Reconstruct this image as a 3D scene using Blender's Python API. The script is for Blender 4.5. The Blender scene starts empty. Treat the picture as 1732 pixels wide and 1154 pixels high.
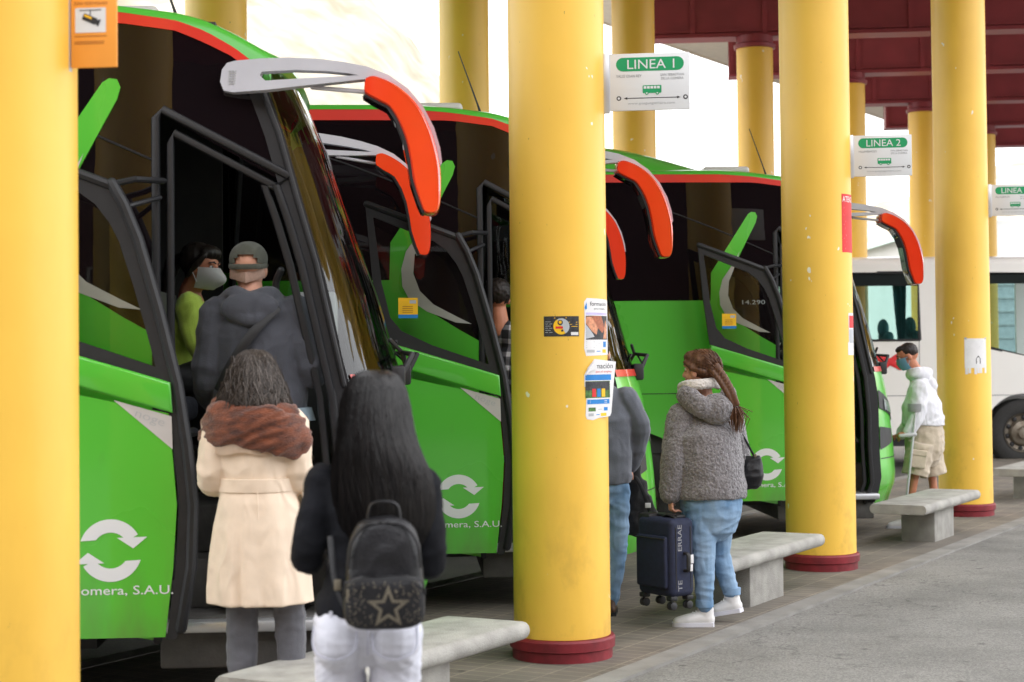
import bpy, bmesh, math, random
from mathutils import Vector, Matrix, noise
R = math.radians
rnd = random.Random(7)
SC = bpy.context.scene
COL = SC.collection

# ------------------------------------------------------------------ camera
FPX = 2940.0                      # focal length in pixels of a 1732 px wide frame
cam = bpy.data.cameras.new('camera')
cam.sensor_width = 36.0
cam.lens = FPX / 1732 * 36
cam.clip_start = 0.1
cam.clip_end = 3000
PITCH, ROLL = 0.0255, -0.0105
cam.shift_y = -(FPX * math.tan(PITCH) - 24) / 1732
CM = Matrix.Translation((0, 0, 1.6)) @ Matrix.Rotation(math.pi / 2 + PITCH, 4, 'X') @ Matrix.Rotation(ROLL, 4, 'Z')
camo = bpy.data.objects.new('camera', cam)
camo.matrix_world = CM
COL.objects.link(camo)
SC.camera = camo
cam.dof.use_dof = True
cam.dof.focus_distance = 10.6
cam.dof.aperture_fstop = 3.6

# ------------------------------------------------------------------ sky, sun, exposure
SUN_EL, SUN_ROT = R(62), R(-60)     # overcast: soft sun from the far left
w = bpy.data.worlds.new('World'); SC.world = w; w.use_nodes = True
nt = w.node_tree; bg = nt.nodes['Background']
sky = nt.nodes.new('ShaderNodeTexSky'); sky.sky_type = 'NISHITA'; sky.sun_disc = False
sky.sun_elevation = SUN_EL; sky.sun_rotation = SUN_ROT
sky.air_density = 1.0; sky.dust_density = 5.0; sky.ozone_density = 1.0
tc = nt.nodes.new('ShaderNodeTexCoord')
nz = nt.nodes.new('ShaderNodeTexNoise'); nz.inputs['Scale'].default_value = 2.2; nz.inputs['Detail'].default_value = 5
nt.links.new(tc.outputs['Generated'], nz.inputs['Vector'])
rmp = nt.nodes.new('ShaderNodeMapRange')
rmp.inputs['From Min'].default_value = 0.3; rmp.inputs['From Max'].default_value = 0.7
rmp.inputs['To Min'].default_value = 0.72; rmp.inputs['To Max'].default_value = 0.95
nt.links.new(nz.outputs['Fac'], rmp.inputs['Value'])
mx = nt.nodes.new('ShaderNodeMix'); mx.data_type = 'RGBA'
mx.inputs[7].default_value = (9.5, 9.5, 9.6, 1)          # cloud cover
nt.links.new(rmp.outputs['Result'], mx.inputs[0])
nt.links.new(sky.outputs['Color'], mx.inputs[6])
nt.links.new(mx.outputs[2], bg.inputs['Color'])
bg.inputs['Strength'].default_value = 0.13
sl = bpy.data.lights.new('sun', 'SUN'); sl.energy = 1.5; sl.angle = R(14); sl.color = (1, .96, .9)
so = bpy.data.objects.new('sun', sl); COL.objects.link(so)
sd = Vector((math.sin(SUN_ROT) * math.cos(SUN_EL), math.cos(SUN_ROT) * math.cos(SUN_EL), math.sin(SUN_EL)))
so.rotation_euler = sd.to_track_quat('Z', 'Y').to_euler()
SC.view_settings.view_transform = 'Standard'; SC.view_settings.look = 'None'
SC.view_settings.gamma = 1.0; SC.view_settings.use_curve_mapping = False
SC.view_settings.exposure = 1.6

# ------------------------------------------------------------------ helpers
def srgb(r, g, b):
    f = lambda c: (c / 255) / 12.92 if c <= 10.3 else (((c / 255) + .055) / 1.055) ** 2.4
    return (f(r), f(g), f(b))

def mat(name, col, rough=.5, metal=0., var=.12, vscale=6., bump=0., bscale=40., coat=0., col2=None, spec=.5,
        sheen=0., stretch=(1, 1, 1), detail=4., rvar=0.):
    """procedural principled material: two tones mixed by noise, optional bump"""
    m = bpy.data.materials.new(name); m.use_nodes = True
    n = m.node_tree.nodes; l = m.node_tree.links
    b = n['Principled BSDF']
    tcn = n.new('ShaderNodeTexCoord'); mp = n.new('ShaderNodeMapping')
    mp.inputs['Scale'].default_value = stretch
    l.new(tcn.outputs['Object'], mp.inputs['Vector'])
    if col2 is None: col2 = tuple(c * (1 - var) for c in col); col1 = tuple(min(1, c * (1 + var)) for c in col)
    else: col1 = col
    nz = n.new('ShaderNodeTexNoise'); nz.inputs['Scale'].default_value = vscale; nz.inputs['Detail'].default_value = detail
    l.new(mp.outputs['Vector'], nz.inputs['Vector'])
    mx = n.new('ShaderNodeMix'); mx.data_type = 'RGBA'
    mx.inputs[6].default_value = (*col1, 1); mx.inputs[7].default_value = (*col2, 1)
    mr = n.new('ShaderNodeMapRange'); mr.inputs['From Min'].default_value = .32; mr.inputs['From Max'].default_value = .68
    l.new(nz.outputs['Fac'], mr.inputs['Value']); l.new(mr.outputs['Result'], mx.inputs[0])
    l.new(mx.outputs[2], b.inputs['Base Color'])
    b.inputs['Roughness'].default_value = rough; b.inputs['Metallic'].default_value = metal
    b.inputs['Specular IOR Level'].default_value = spec
    b.inputs['Coat Weight'].default_value = coat; b.inputs['Coat Roughness'].default_value = .05
    b.inputs['Sheen Weight'].default_value = sheen
    if rvar:
        r2 = n.new('ShaderNodeMapRange'); r2.inputs['To Min'].default_value = max(0, rough - rvar); r2.inputs['To Max'].default_value = rough + rvar
        l.new(nz.outputs['Fac'], r2.inputs['Value']); l.new(r2.outputs['Result'], b.inputs['Roughness'])
    if bump:
        nb = n.new('ShaderNodeTexNoise'); nb.inputs['Scale'].default_value = bscale; nb.inputs['Detail'].default_value = 3
        l.new(mp.outputs['Vector'], nb.inputs['Vector'])
        bp = n.new('ShaderNodeBump'); bp.inputs['Strength'].default_value = bump; bp.inputs['Distance'].default_value = .01
        l.new(nb.outputs['Fac'], bp.inputs['Height']); l.new(bp.outputs['Normal'], b.inputs['Normal'])
    return m

def glass(name, tint, rough=.0, ior=1.5, wave=0.):
    m = bpy.data.materials.new(name); m.use_nodes = True
    n = m.node_tree.nodes; l = m.node_tree.links
    n.remove(n['Principled BSDF']); out = n['Material Output']
    tr = n.new('ShaderNodeBsdfTransparent'); tr.inputs['Color'].default_value = (*tint, 1)
    gl = n.new('ShaderNodeBsdfGlossy'); gl.inputs['Roughness'].default_value = rough
    fr = n.new('ShaderNodeFresnel'); fr.inputs['IOR'].default_value = ior
    ms = n.new('ShaderNodeMixShader')
    l.new(fr.outputs['Fac'], ms.inputs['Fac']); l.new(tr.outputs['BSDF'], ms.inputs[1]); l.new(gl.outputs['BSDF'], ms.inputs[2])
    l.new(ms.outputs['Shader'], out.inputs['Surface'])
    if wave:                                                # slight optical distortion of bent laminated glass
        tcn = n.new('ShaderNodeTexCoord'); mp = n.new('ShaderNodeMapping'); mp.inputs['Scale'].default_value = (3, 7, .5)
        z = n.new('ShaderNodeTexNoise'); z.inputs['Scale'].default_value = 1.3; z.inputs['Detail'].default_value = 2
        bp = n.new('ShaderNodeBump'); bp.inputs['Strength'].default_value = wave; bp.inputs['Distance'].default_value = .02
        l.new(tcn.outputs['Object'], mp.inputs['Vector']); l.new(mp.outputs['Vector'], z.inputs['Vector']); l.new(z.outputs['Fac'], bp.inputs['Height'])
        l.new(bp.outputs['Normal'], gl.inputs['Normal'])
    return m

def obj(name, bm, m, parent=None, loc=None, smooth=35, label=None):
    me = bpy.data.meshes.new(name)
    bmesh.ops.recalc_face_normals(bm, faces=bm.faces)
    bm.to_mesh(me); bm.free()
    for k in (m if isinstance(m, (list, tuple)) else [m]): me.materials.append(k)
    if smooth:
        for p in me.polygons: p.use_smooth = True
        if smooth < 180: me.set_sharp_from_angle(angle=R(smooth))
    o = bpy.data.objects.new(name, me); COL.objects.link(o)
    if parent: o.parent = parent
    if loc: o.location = loc
    if label: o['label'] = label
    return o

def tag(o, label, cat, group=None):
    o['label'] = label; o['category'] = cat
    if group: o['group'] = group
    return o

def thing(name, label, cat, loc=(0, 0, 0), rz=0, group=None):
    o = bpy.data.objects.new(name, None); COL.objects.link(o)
    o.empty_display_size = .2
    o.location = loc; o.rotation_euler = (0, 0, rz)
    return tag(o, label, cat, group)

def struct(name, bm, m, smooth=35):
    o = obj(name, bm, m, smooth=smooth); o['kind'] = 'structure'; return o

def copy_tree(o, parent=None):
    c = o.copy(); COL.objects.link(c)
    if parent: c.parent = parent
    for ch in list(o.children): copy_tree(ch, c)
    return c

def NB(): return bmesh.new()

def setmi(faces, mi):
    if mi:
        for f in faces: f.material_index = mi

def box(bm, c, s, rot=None, bevel=0., seg=2, mi=0):
    mt = Matrix.Translation(c)
    if rot is not None: mt = mt @ rot
    mt = mt @ Matrix.Diagonal((s[0], s[1], s[2], 1))
    r = bmesh.ops.create_cube(bm, size=1, matrix=mt)
    fs = {f for v in r['verts'] for f in v.link_faces}
    if bevel:
        es = list({e for f in fs for e in f.edges})
        r2 = bmesh.ops.bevel(bm, geom=es, offset=bevel, segments=seg, profile=.5, affect='EDGES')
        fs = {f for f in fs if f.is_valid} | set(r2['faces'])
    setmi(fs, mi)

def ell(bm, c, r, rot=None, seg=16, mi=0):
    mt = Matrix.Translation(c)
    if rot is not None: mt = mt @ rot
    mt = mt @ Matrix.Diagonal((r[0], r[1], r[2], 1))
    q = bmesh.ops.create_uvsphere(bm, u_segments=seg, v_segments=max(8, seg // 2 + 2), radius=1, matrix=mt)
    if mi: setmi({f for v in q['verts'] for f in v.link_faces}, mi)

def rings(bm, rs, caps=True, closed=True, mi=0):
    """skin a list of rings (each a list of Vectors)"""
    vr = [[bm.verts.new(p) for p in r] for r in rs]
    n = len(vr[0]); fs = []
    for a, b in zip(vr[:-1], vr[1:]):
        for i in range(n if closed else n - 1):
            j = (i + 1) % n
            fs.append(bm.faces.new((a[i], a[j], b[j], b[i])))
    if caps and closed:
        fs.append(bm.faces.new(vr[0][::-1])); fs.append(bm.faces.new(vr[-1]))
    setmi(fs, mi)
    return vr

def tube(bm, pts, rad, n=10, ref=(1, 0, 0), dome=True, mi=0):
    """elliptical swept tube; rad entries are r or (r along ref, r across)"""
    pts = [Vector(p) for p in pts]; ref = Vector(ref)
    if not isinstance(rad, list): rad = [rad] * len(pts)
    rad = [r if isinstance(r, (list, tuple)) else (r, r) for r in rad]
    rs = []
    k = len(pts)
    def frame(t):
        s = ref - t * ref.dot(t)
        if s.length < 1e-3: s = Vector((0, 1, 0)) - t * t.y
        s.normalize(); return s, t.cross(s)
    def ring(c, t, ra, rb):
        s, q = frame(t)
        return [c + s * (ra * math.cos(2 * math.pi * i / n)) + q * (rb * math.sin(2 * math.pi * i / n)) for i in range(n)]
    for i, p in enumerate(pts):
        t = (pts[min(i + 1, k - 1)] - pts[max(i - 1, 0)]).normalized()
        ra, rb = rad[i]
        if dome and i == 0:
            h = min(ra, rb)
            rs.append(ring(p - t * h * .9, t, ra * .42, rb * .42)); rs.append(ring(p - t * h * .55, t, ra * .82, rb * .82))
        rs.append(ring(p, t, ra, rb))
        if dome and i == k - 1:
            h = min(ra, rb)
            rs.append(ring(p + t * h * .55, t, ra * .82, rb * .82)); rs.append(ring(p + t * h * .9, t, ra * .42, rb * .42))
    rings(bm, rs, mi=mi)

def spline(pts, n=8):
    """Catmull-Rom through points"""
    P = [Vector(p) for p in pts]; out = []
    for i in range(len(P) - 1):
        a = P[max(i - 1, 0)]; b = P[i]; c = P[i + 1]; d = P[min(i + 2, len(P) - 1)]
        for k in range(n):
            t = k / n
            out.append(.5 * ((2 * b) + (c - a) * t + (2 * a - 5 * b + 4 * c - d) * t * t + (3 * b - a - 3 * c + d) * t ** 3))
    out.append(P[-1]); return out

def lerp_table(tab, x):
    if x <= tab[0][0]: return tab[0][1]
    for (x0, y0), (x1, y1) in zip(tab[:-1], tab[1:]):
        if x <= x1:
            return y0 + (y1 - y0) * (x - x0) / (x1 - x0)
    return tab[-1][1]

def fill(bm, poly, fn=lambda a, b: (a, 0, b), step=None, mi=0, thick=0, tdir=(0, 1, 0)):
    """fill a 2D polygon, cut it at a regular step, map it with fn, optionally extrude along tdir"""
    t = bmesh.new()
    f = t.faces.new([t.verts.new((p[0], p[1], 0)) for p in poly]); f.normal_update()
    bmesh.ops.triangulate(t, faces=[f])
    if step:
        for ax in (0, 1):
            lo = min(p[ax] for p in poly); hi = max(p[ax] for p in poly)
            x = lo + step
            while x < hi - 1e-4:
                co = (x, 0, 0) if ax == 0 else (0, x, 0); no = (1, 0, 0) if ax == 0 else (0, 1, 0)
                bmesh.ops.bisect_plane(t, geom=t.verts[:] + t.edges[:] + t.faces[:], plane_co=co, plane_no=no, dist=1e-5)
                x += step
    for v in t.verts: v.co = Vector(fn(v.co.x, v.co.y))
    if thick:
        q = bmesh.ops.extrude_face_region(t, geom=t.faces[:])
        bmesh.ops.translate(t, vec=Vector(tdir) * thick, verts=[g for g in q['geom'] if isinstance(g, bmesh.types.BMVert)])
    merge(bm, t, mi=mi)

def merge(bm, t, mtx=None, mi=None):
    mp = {}
    for v in t.verts: mp[v] = bm.verts.new(mtx @ v.co if mtx is not None else v.co)
    for f in t.faces:
        try: g = bm.faces.new([mp[v] for v in f.verts])
        except ValueError: continue
        g.material_index = f.material_index if mi is None else mi
    t.free()

_txt = {}
def text_bm(s, bold=0.):
    """outline of a line of writing, cap height about .7, starting at x=0"""
    cu = bpy.data.curves.new('txt', 'FONT'); cu.body = s; cu.size = 1.0; cu.offset = bold; cu.resolution_u = 3
    o = bpy.data.objects.new('txt', cu); COL.objects.link(o)
    dg = bpy.context.evaluated_depsgraph_get(); dg.update()
    me = bpy.data.meshes.new_from_object(o.evaluated_get(dg))
    t = bmesh.new(); t.from_mesh(me)
    bpy.data.objects.remove(o); bpy.data.curves.remove(cu); bpy.data.meshes.remove(me)
    return t

def write(bm, s, x, y, h, fn, mi=0, width=None, align='l', bold=0., rot=0.):
    """letter s with cap height h at (x, y) of the 2D sheet mapped by fn"""
    t = text_bm(s, bold)
    xs = [v.co.x for v in t.verts]; x0, x1 = min(xs), max(xs)
    k = h / .70; kx = k
    if width: kx = width / (x1 - x0)
    off = {'l': 0, 'c': -(x1 - x0) * kx / 2, 'r': -(x1 - x0) * kx}[align]
    c, sn = math.cos(rot), math.sin(rot)
    for v in t.verts:
        a = (v.co.x - x0) * kx + off; b = v.co.y * k
        v.co = Vector(fn(x + a * c - b * sn, y + a * sn + b * c))
    merge(bm, t, mi=mi)

def rrect(x0, y0, x1, y1, r, n=5):
    out = []
    for cx, cy, a0 in ((x1 - r, y1 - r, 0), (x0 + r, y1 - r, 90), (x0 + r, y0 + r, 180), (x1 - r, y0 + r, 270)):
        for i in range(n + 1):
            a = R(a0 + 90 * i / n); out.append((cx + r * math.cos(a), cy + r * math.sin(a)))
    return out

def rect(x0, y0, x1, y1): return [(x0, y0), (x1, y0), (x1, y1), (x0, y1)]
def disc(cx, cy, r, n=20, ry=None): return [(cx + r * math.cos(2 * math.pi * i / n), cy + (ry or r) * math.sin(2 * math.pi * i / n)) for i in range(n)]
CM3 = CM.to_3x3()
def at(x, y, Y):
    """world point measured at photograph pixel (x, y) for a thing standing Y metres in front of the camera"""
    d = CM3 @ Vector(((x - 866) / FPX, (577 - y) / FPX + cam.shift_y * 1732 / FPX, -1))
    return Vector((0, 0, 1.6)) + d * (Y / d.y)

# ------------------------------------------------------------------ materials
def yellow_paint():
    m = mat('yellow_column_paint', srgb(240, 192, 76), rough=.42, var=.05, vscale=1.3, bump=.12, bscale=9, detail=3)
    n = m.node_tree.nodes; l = m.node_tree.links; b = n['Principled BSDF']
    base = b.inputs['Base Color'].links[0].from_socket
    tcn = n.new('ShaderNodeTexCoord')
    def layer(src, col, scale, lo, hi, amt, stretch=(1, 1, 1), det=6, zband=None):
        mp = n.new('ShaderNodeMapping'); mp.inputs['Scale'].default_value = stretch
        l.new(tcn.outputs['Object'], mp.inputs['Vector'])
        oi = n.new('ShaderNodeObjectInfo'); ad = n.new('ShaderNodeVectorMath'); ad.operation = 'ADD'
        mu = n.new('ShaderNodeMath'); mu.operation = 'MULTIPLY'; mu.inputs[1].default_value = 17.
        l.new(oi.outputs['Random'], mu.inputs[0]); l.new(mp.outputs['Vector'], ad.inputs[0]); l.new(mu.outputs[0], ad.inputs[1])
        z = n.new('ShaderNodeTexNoise'); z.inputs['Scale'].default_value = scale; z.inputs['Detail'].default_value = det
        z.inputs['Roughness'].default_value = .62
        l.new(ad.outputs[0], z.inputs['Vector'])
        r = n.new('ShaderNodeMapRange'); r.inputs['From Min'].default_value = lo; r.inputs['From Max'].default_value = hi
        r.inputs['To Max'].default_value = amt
        l.new(z.outputs['Fac'], r.inputs['Value'])
        fac = r.outputs['Result']
        if zband:
            sx = n.new('ShaderNodeSeparateXYZ'); l.new(tcn.outputs['Object'], sx.inputs[0])
            r2 = n.new('ShaderNodeMapRange'); r2.inputs['From Min'].default_value = zband[0]; r2.inputs['From Max'].default_value = zband[1]
            r2.inputs['To Min'].default_value = 1; r2.inputs['To Max'].default_value = 0
            l.new(sx.outputs['Z'], r2.inputs['Value'])
            mm = n.new('ShaderNodeMath'); mm.operation = 'MULTIPLY'
            l.new(fac, mm.inputs[0]); l.new(r2.outputs['Result'], mm.inputs[1]); fac = mm.outputs[0]
        x = n.new('ShaderNodeMix'); x.data_type = 'RGBA'; x.inputs[7].default_value = (*col, 1)
        l.new(fac, x.inputs[0]); l.new(src, x.inputs[6]); return x.outputs[2]
    s = layer(base, srgb(212, 158, 56), 2.2, .52, .78, .32, (1, 1, .35))
    s = layer(s, srgb(150, 112, 50), 5., .52, .74, .5, (1, 1, .6), zband=(.3, 1.0))      # scuffs and grime low down
    s = layer(s, srgb(90, 70, 45), 30., .70, .74, .7, (1, 1, .45))                          # small chips
    s = layer(s, srgb(240, 235, 220), 13., .735, .745, .9, (1, 1, .6), det=2)                # paper remnants
    l.new(s, b.inputs['Base Color'])
    return m

M = {}
M['yellow'] = yellow_paint()
M['red_base'] = mat('dark_red_base_paint', srgb(124, 28, 38), rough=.6, var=.28, vscale=9, bump=.15, bscale=30)
M['girder'] = mat('dark_red_girder_paint', srgb(134, 48, 56), rough=.5, var=.12, vscale=2.5, bump=.05)
M['soffit'] = mat('cream_soffit', (.66, .60, .52), rough=.8, var=.05)
M['concrete'] = mat('bench_concrete', (.42, .405, .37), rough=.85, vscale=7, col2=(.28, .27, .245), bump=.5, bscale=120, detail=8)
M['white'] = mat('white_sign_sheet', (.70, .71, .72), rough=.35, var=.02)
M['paper'] = mat('paper', (.74, .73, .73), rough=.7, var=.04, vscale=20)
M['ink'] = mat('black_ink', (.02, .02, .022), rough=.6)
M['sgreen'] = mat('sign_green', srgb(20, 150, 92), rough=.4, var=.03)
M['greyink'] = mat('grey_ink', (.22, .22, .23), rough=.6)
M['lightink'] = mat('pale_ink', (.42, .43, .44), rough=.6)
M['alu'] = mat('bracket_aluminium', (.62, .63, .65), rough=.35, metal=.6, var=.04)
M['orange'] = mat('orange_sign', srgb(244, 160, 62), rough=.45, var=.03)
M['brownink'] = mat('brown_ink', srgb(150, 80, 20), rough=.6)
M['skinprint'] = mat('print_skin', srgb(205, 140, 105), rough=.6, var=.3, vscale=60)
M['darkprint'] = mat('print_dark', (.03, .03, .035), rough=.6, var=.5, vscale=60)
M['blueprint'] = mat('print_blue', srgb(20, 125, 200), rough=.6)
M['lilac'] = mat('print_lilac', srgb(190, 180, 220), rough=.6)
M['grprint'] = mat('print_green', srgb(70, 110, 50), rough=.6, var=.5, vscale=80)
M['redprint'] = mat('print_red', srgb(214, 38, 42), rough=.6)
M['yelprint'] = mat('print_yellow', srgb(245, 190, 20), rough=.6)
M['greyprint'] = mat('print_grey', (.45, .47, .5), rough=.6)

def gum(m, src, sc=1.):
    """trodden-in gum spots and broad worn stains"""
    n = m.node_tree.nodes; l = m.node_tree.links
    tcn = n.new('ShaderNodeTexCoord'); v = n.new('ShaderNodeTexVoronoi'); v.inputs['Scale'].default_value = 3.2 * sc
    l.new(tcn.outputs['Object'], v.inputs['Vector'])
    r = n.new('ShaderNodeMapRange'); r.inputs['From Min'].default_value = .05; r.inputs['From Max'].default_value = .085; r.inputs['To Min'].default_value = .6; r.inputs['To Max'].default_value = 0
    l.new(v.outputs['Distance'], r.inputs['Value'])
    x = n.new('ShaderNodeMix'); x.data_type = 'RGBA'; x.inputs[7].default_value = (.045, .042, .04, 1)
    l.new(r.outputs['Result'], x.inputs[0]); l.new(src, x.inputs[6])
    z = n.new('ShaderNodeTexNoise'); z.inputs['Scale'].default_value = .9; z.inputs['Detail'].default_value = 7; z.inputs['Roughness'].default_value = .65
    l.new(tcn.outputs['Object'], z.inputs['Vector'])
    r2 = n.new('ShaderNodeMapRange'); r2.inputs['From Min'].default_value = .5; r2.inputs['From Max'].default_value = .72; r2.inputs['To Max'].default_value = .4
    l.new(z.outputs['Fac'], r2.inputs['Value'])
    y = n.new('ShaderNodeMix'); y.data_type = 'RGBA'; y.inputs[7].default_value = (.075, .07, .062, 1)
    l.new(r2.outputs['Result'], y.inputs[0]); l.new(x.outputs[2], y.inputs[6])
    return y.outputs[2]

def asphalt(name, c1, c2, sc=1.):
    m = mat(name, c1, rough=.92, col2=c2, vscale=1.1 * sc, bump=.35, bscale=150, detail=10)
    n = m.node_tree.nodes; l = m.node_tree.links; b = n['Principled BSDF']
    base = b.inputs['Base Color'].links[0].from_socket
    tcn = n.new('ShaderNodeTexCoord')
    z = n.new('ShaderNodeTexVoronoi'); z.inputs['Scale'].default_value = 110
    l.new(tcn.outputs['Object'], z.inputs['Vector'])
    r = n.new('ShaderNodeMapRange'); r.inputs['From Max'].default_value = .8; r.inputs['To Min'].default_value = .68; r.inputs['To Max'].default_value = 1.32
    l.new(z.outputs['Color'], r.inputs['Value'])
    x = n.new('ShaderNodeMix'); x.data_type = 'RGBA'; x.blend_type = 'MULTIPLY'; x.inputs[0].default_value = 1
    l.new(base, x.inputs[6]); l.new(r.outputs['Result'], x.inputs[7])
    # darker oil spots and patches
    q = n.new('ShaderNodeTexNoise'); q.inputs['Scale'].default_value = 5; q.inputs['Detail'].default_value = 6
    l.new(tcn.outputs['Object'], q.inputs['Vector'])
    r2 = n.new('ShaderNodeMapRange'); r2.inputs['From Min'].default_value = .62; r2.inputs['From Max'].default_value = .75; r2.inputs['To Max'].default_value = .5
    l.new(q.outputs['Fac'], r2.inputs['Value'])
    y = n.new('ShaderNodeMix'); y.data_type = 'RGBA'; y.inputs[7].default_value = (.05, .048, .045, 1)
    l.new(r2.outputs['Result'], y.inputs[0]); l.new(x.outputs[2], y.inputs[6])
    # hairline cracks
    cv = n.new('ShaderNodeTexVoronoi'); cv.feature = 'DISTANCE_TO_EDGE'; cv.inputs['Scale'].default_value = .55
    wn = n.new('ShaderNodeTexNoise'); wn.inputs['Scale'].default_value = 2.5; wn.inputs['Detail'].default_value = 7
    va = n.new('ShaderNodeVectorMath'); va.operation = 'ADD'
    l.new(tcn.outputs['Object'], wn.inputs['Vector']); l.new(tcn.outputs['Object'], va.inputs[0]); l.new(wn.outputs['Color'], va.inputs[1]); l.new(va.outputs[0], cv.inputs['Vector'])
    cr = n.new('ShaderNodeMapRange'); cr.inputs['From Min'].default_value = .001; cr.inputs['From Max'].default_value = .006; cr.inputs['To Min'].default_value = .55; cr.inputs['To Max'].default_value = 0
    l.new(cv.outputs['Distance'], cr.inputs['Value'])
    y2 = n.new('ShaderNodeMix'); y2.data_type = 'RGBA'; y2.inputs[7].default_value = (.06, .058, .055, 1)
    l.new(cr.outputs['Result'], y2.inputs[0]); l.new(y.outputs[2], y2.inputs[6])
    l.new(gum(m, y2.outputs[2], .9), b.inputs['Base Color'])
    return m

def paving():
    m = mat('paving_tiles', (.215, .185, .15), rough=.8, vscale=2.2, col2=(.13, .115, .095), bump=0, detail=8)
    n = m.node_tree.nodes; l = m.node_tree.links; b = n['Principled BSDF']
    base = b.inputs['Base Color'].links[0].from_socket
    tcn = n.new('ShaderNodeTexCoord'); mp = n.new('ShaderNodeMapping')
    mp.inputs['Rotation'].default_value = (0, 0, R(-60.3))
    l.new(tcn.outputs['Object'], mp.inputs['Vector'])
    br = n.new('ShaderNodeTexBrick'); br.offset = 0; br.inputs['Scale'].default_value = 1
    br.inputs['Brick Width'].default_value = .1; br.inputs['Row Height'].default_value = .2
    br.inputs['Mortar Size'].default_value = .007; br.inputs['Mortar Smooth'].default_value = .3; br.inputs['Bias'].default_value = 0
    br.inputs['Color1'].default_value = (1, 1, 1, 1); br.inputs['Color2'].default_value = (.80, .80, .80, 1); br.inputs['Mortar'].default_value = (1.38, 1.36, 1.3, 1)
    l.new(mp.outputs['Vector'], br.inputs['Vector'])
    x = n.new('ShaderNodeMix'); x.data_type = 'RGBA'; x.blend_type = 'MULTIPLY'; x.inputs[0].default_value = 1
    l.new(base, x.inputs[6]); l.new(br.outputs['Color'], x.inputs[7]); l.new(gum(m, x.outputs[2]), b.inputs['Base Color'])
    bp = n.new('ShaderNodeBump'); bp.inputs['Strength'].default_value = .5; bp.inputs['Distance'].default_value = .004; bp.invert = True
    l.new(br.outputs['Fac'], bp.inputs['Height']); l.new(bp.outputs['Normal'], b.inputs['Normal'])
    return m
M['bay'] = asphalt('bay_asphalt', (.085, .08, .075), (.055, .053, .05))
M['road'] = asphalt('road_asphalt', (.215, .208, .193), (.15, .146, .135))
M['paving'] = paving()
M['kerb'] = mat('kerb_concrete', (.27, .26, .24), rough=.88, vscale=4, col2=(.19, .18, .165), bump=.3, bscale=90)

# ------------------------------------------------------------------ ground
ROW = Vector((2.08, 3.73, 0)).normalized()          # direction of the column rows
NRM = Vector((ROW.y, -ROW.x, 0))                    # across them, to the right
C1 = Vector((.25, 9.29, 0))
def rc(e, n, z=0.): return C1 + ROW * e + NRM * n + Vector((0, 0, z))   # along the row, across it

bm = NB()
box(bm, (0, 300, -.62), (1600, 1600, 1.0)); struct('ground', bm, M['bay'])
def slab(name, n0, n1, z0, z1, m, e0=-40, e1=120, step=None):
    bm = NB()
    a = [rc(e0, n0), rc(e0, n1), rc(e1, n1), rc(e1, n0)]
    rings(bm, [[p + Vector((0, 0, z0)) for p in a], [p + Vector((0, 0, z1)) for p in a]])
    return struct(name, bm, m, smooth=0)
slab('pavement', -2.05, .44, -.2, 0, M['paving'])
slab('kerb', .44, .58, -.2, .004, M['kerb'])
slab('kerb', -2.2, -2.05, -.2, .004, M['kerb'])
slab('road', .58, 60, -.2, -.012, M['road'])

# hills behind the station
def hill_h(az, r):
    top = lerp_table([(-40, .30), (-14, .27), (-8, .245), (-4.5, .21), (-2.4, .165), (-.3, .125), (3, .09), (9, .075), (14, .10), (17, .115), (25, .09), (45, .08)], az)
    H = top * 190
    t = min(1, max(0, (r - 60) / 130)); t = t * t * (3 - 2 * t)
    fall = 1 if r < 190 else max(.2, 1 - (r - 190) / 180)
    p = Vector((az * .22, r * .03, 0))
    return H * t * fall * (1 + .035 * noise.fractal(p * 1.7, .6, 2.1, 5)) + t * .9 * noise.fractal(p * 9, .6, 2.0, 4) - .5
bm = NB(); rs = []
for i in range(60):
    r = 50 + 260 * (i / 59) ** 1.1
    rs.append([Vector((r * math.sin(R(-42 + 90 * j / 160)), r * math.cos(R(-42 + 90 * j / 160)), hill_h(-42 + 90 * j / 160, r))) for j in range(161)])
rings(bm, rs, caps=False, closed=False)
hm = mat('dry_hillside', (.42, .37, .30), rough=.95, vscale=.30, col2=(.22, .20, .14), detail=9, bump=.6, bscale=1.2)
struct('hills', bm, hm, smooth=180)

# ------------------------------------------------------------------ columns
def make_column(r, h, cap):
    t = bpy.data.objects.new('yellow_column', None); COL.objects.link(t)
    bm = NB(); n = 72
    zs = [.12 + (h - .12) * k / 24 for k in range(25)]
    rings(bm, [[Vector((r * math.cos(2 * math.pi * i / n), r * math.sin(2 * math.pi * i / n), z)) for i in range(n)] for z in zs])
    obj('shaft', bm, M['yellow'], t)
    bm = NB()
    prof = [(r - .01, .0), (r + .008, .0), (r + .010, .052), (r + .022, .058), (r + .024, .105), (r + .016, .116), (r - .01, .120)]
    rings(bm, [[Vector((q * math.cos(2 * math.pi * i / n), q * math.sin(2 * math.pi * i / n), z)) for i in range(n)] for q, z in prof])
    obj('base_ring', bm, M['red_base'], t)
    if cap:
        bm = NB()
        prof = [(r - .02, h - .01), (r + .035, h), (r + .04, h + .05), (r + .005, h + .07), (r + .005, h + .17)]
        rings(bm, [[Vector((q * math.cos(2 * math.pi * i / n), q * math.sin(2 * math.pi * i / n), z)) for i in range(n)] for q, z in prof])
        obj('cap', bm, M['girder'], t)
    return t
colp = make_column(.2575, 5.93, True)
colq = None
row1 = [((-1.672, 5.64), 'nearest yellow column, blurred at the left edge of the photo, carrying the orange sign'),
        ((.25, 9.29), 'yellow column in the middle of the photo with two curling posters and a dark sticker'),
        ((2.276, 12.94), 'yellow column behind the bench with a narrow red notice on its right side'),
        ((4.41, 17.0), 'yellow column beside the man with the crutch, with a white tear-off notice')]
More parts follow.
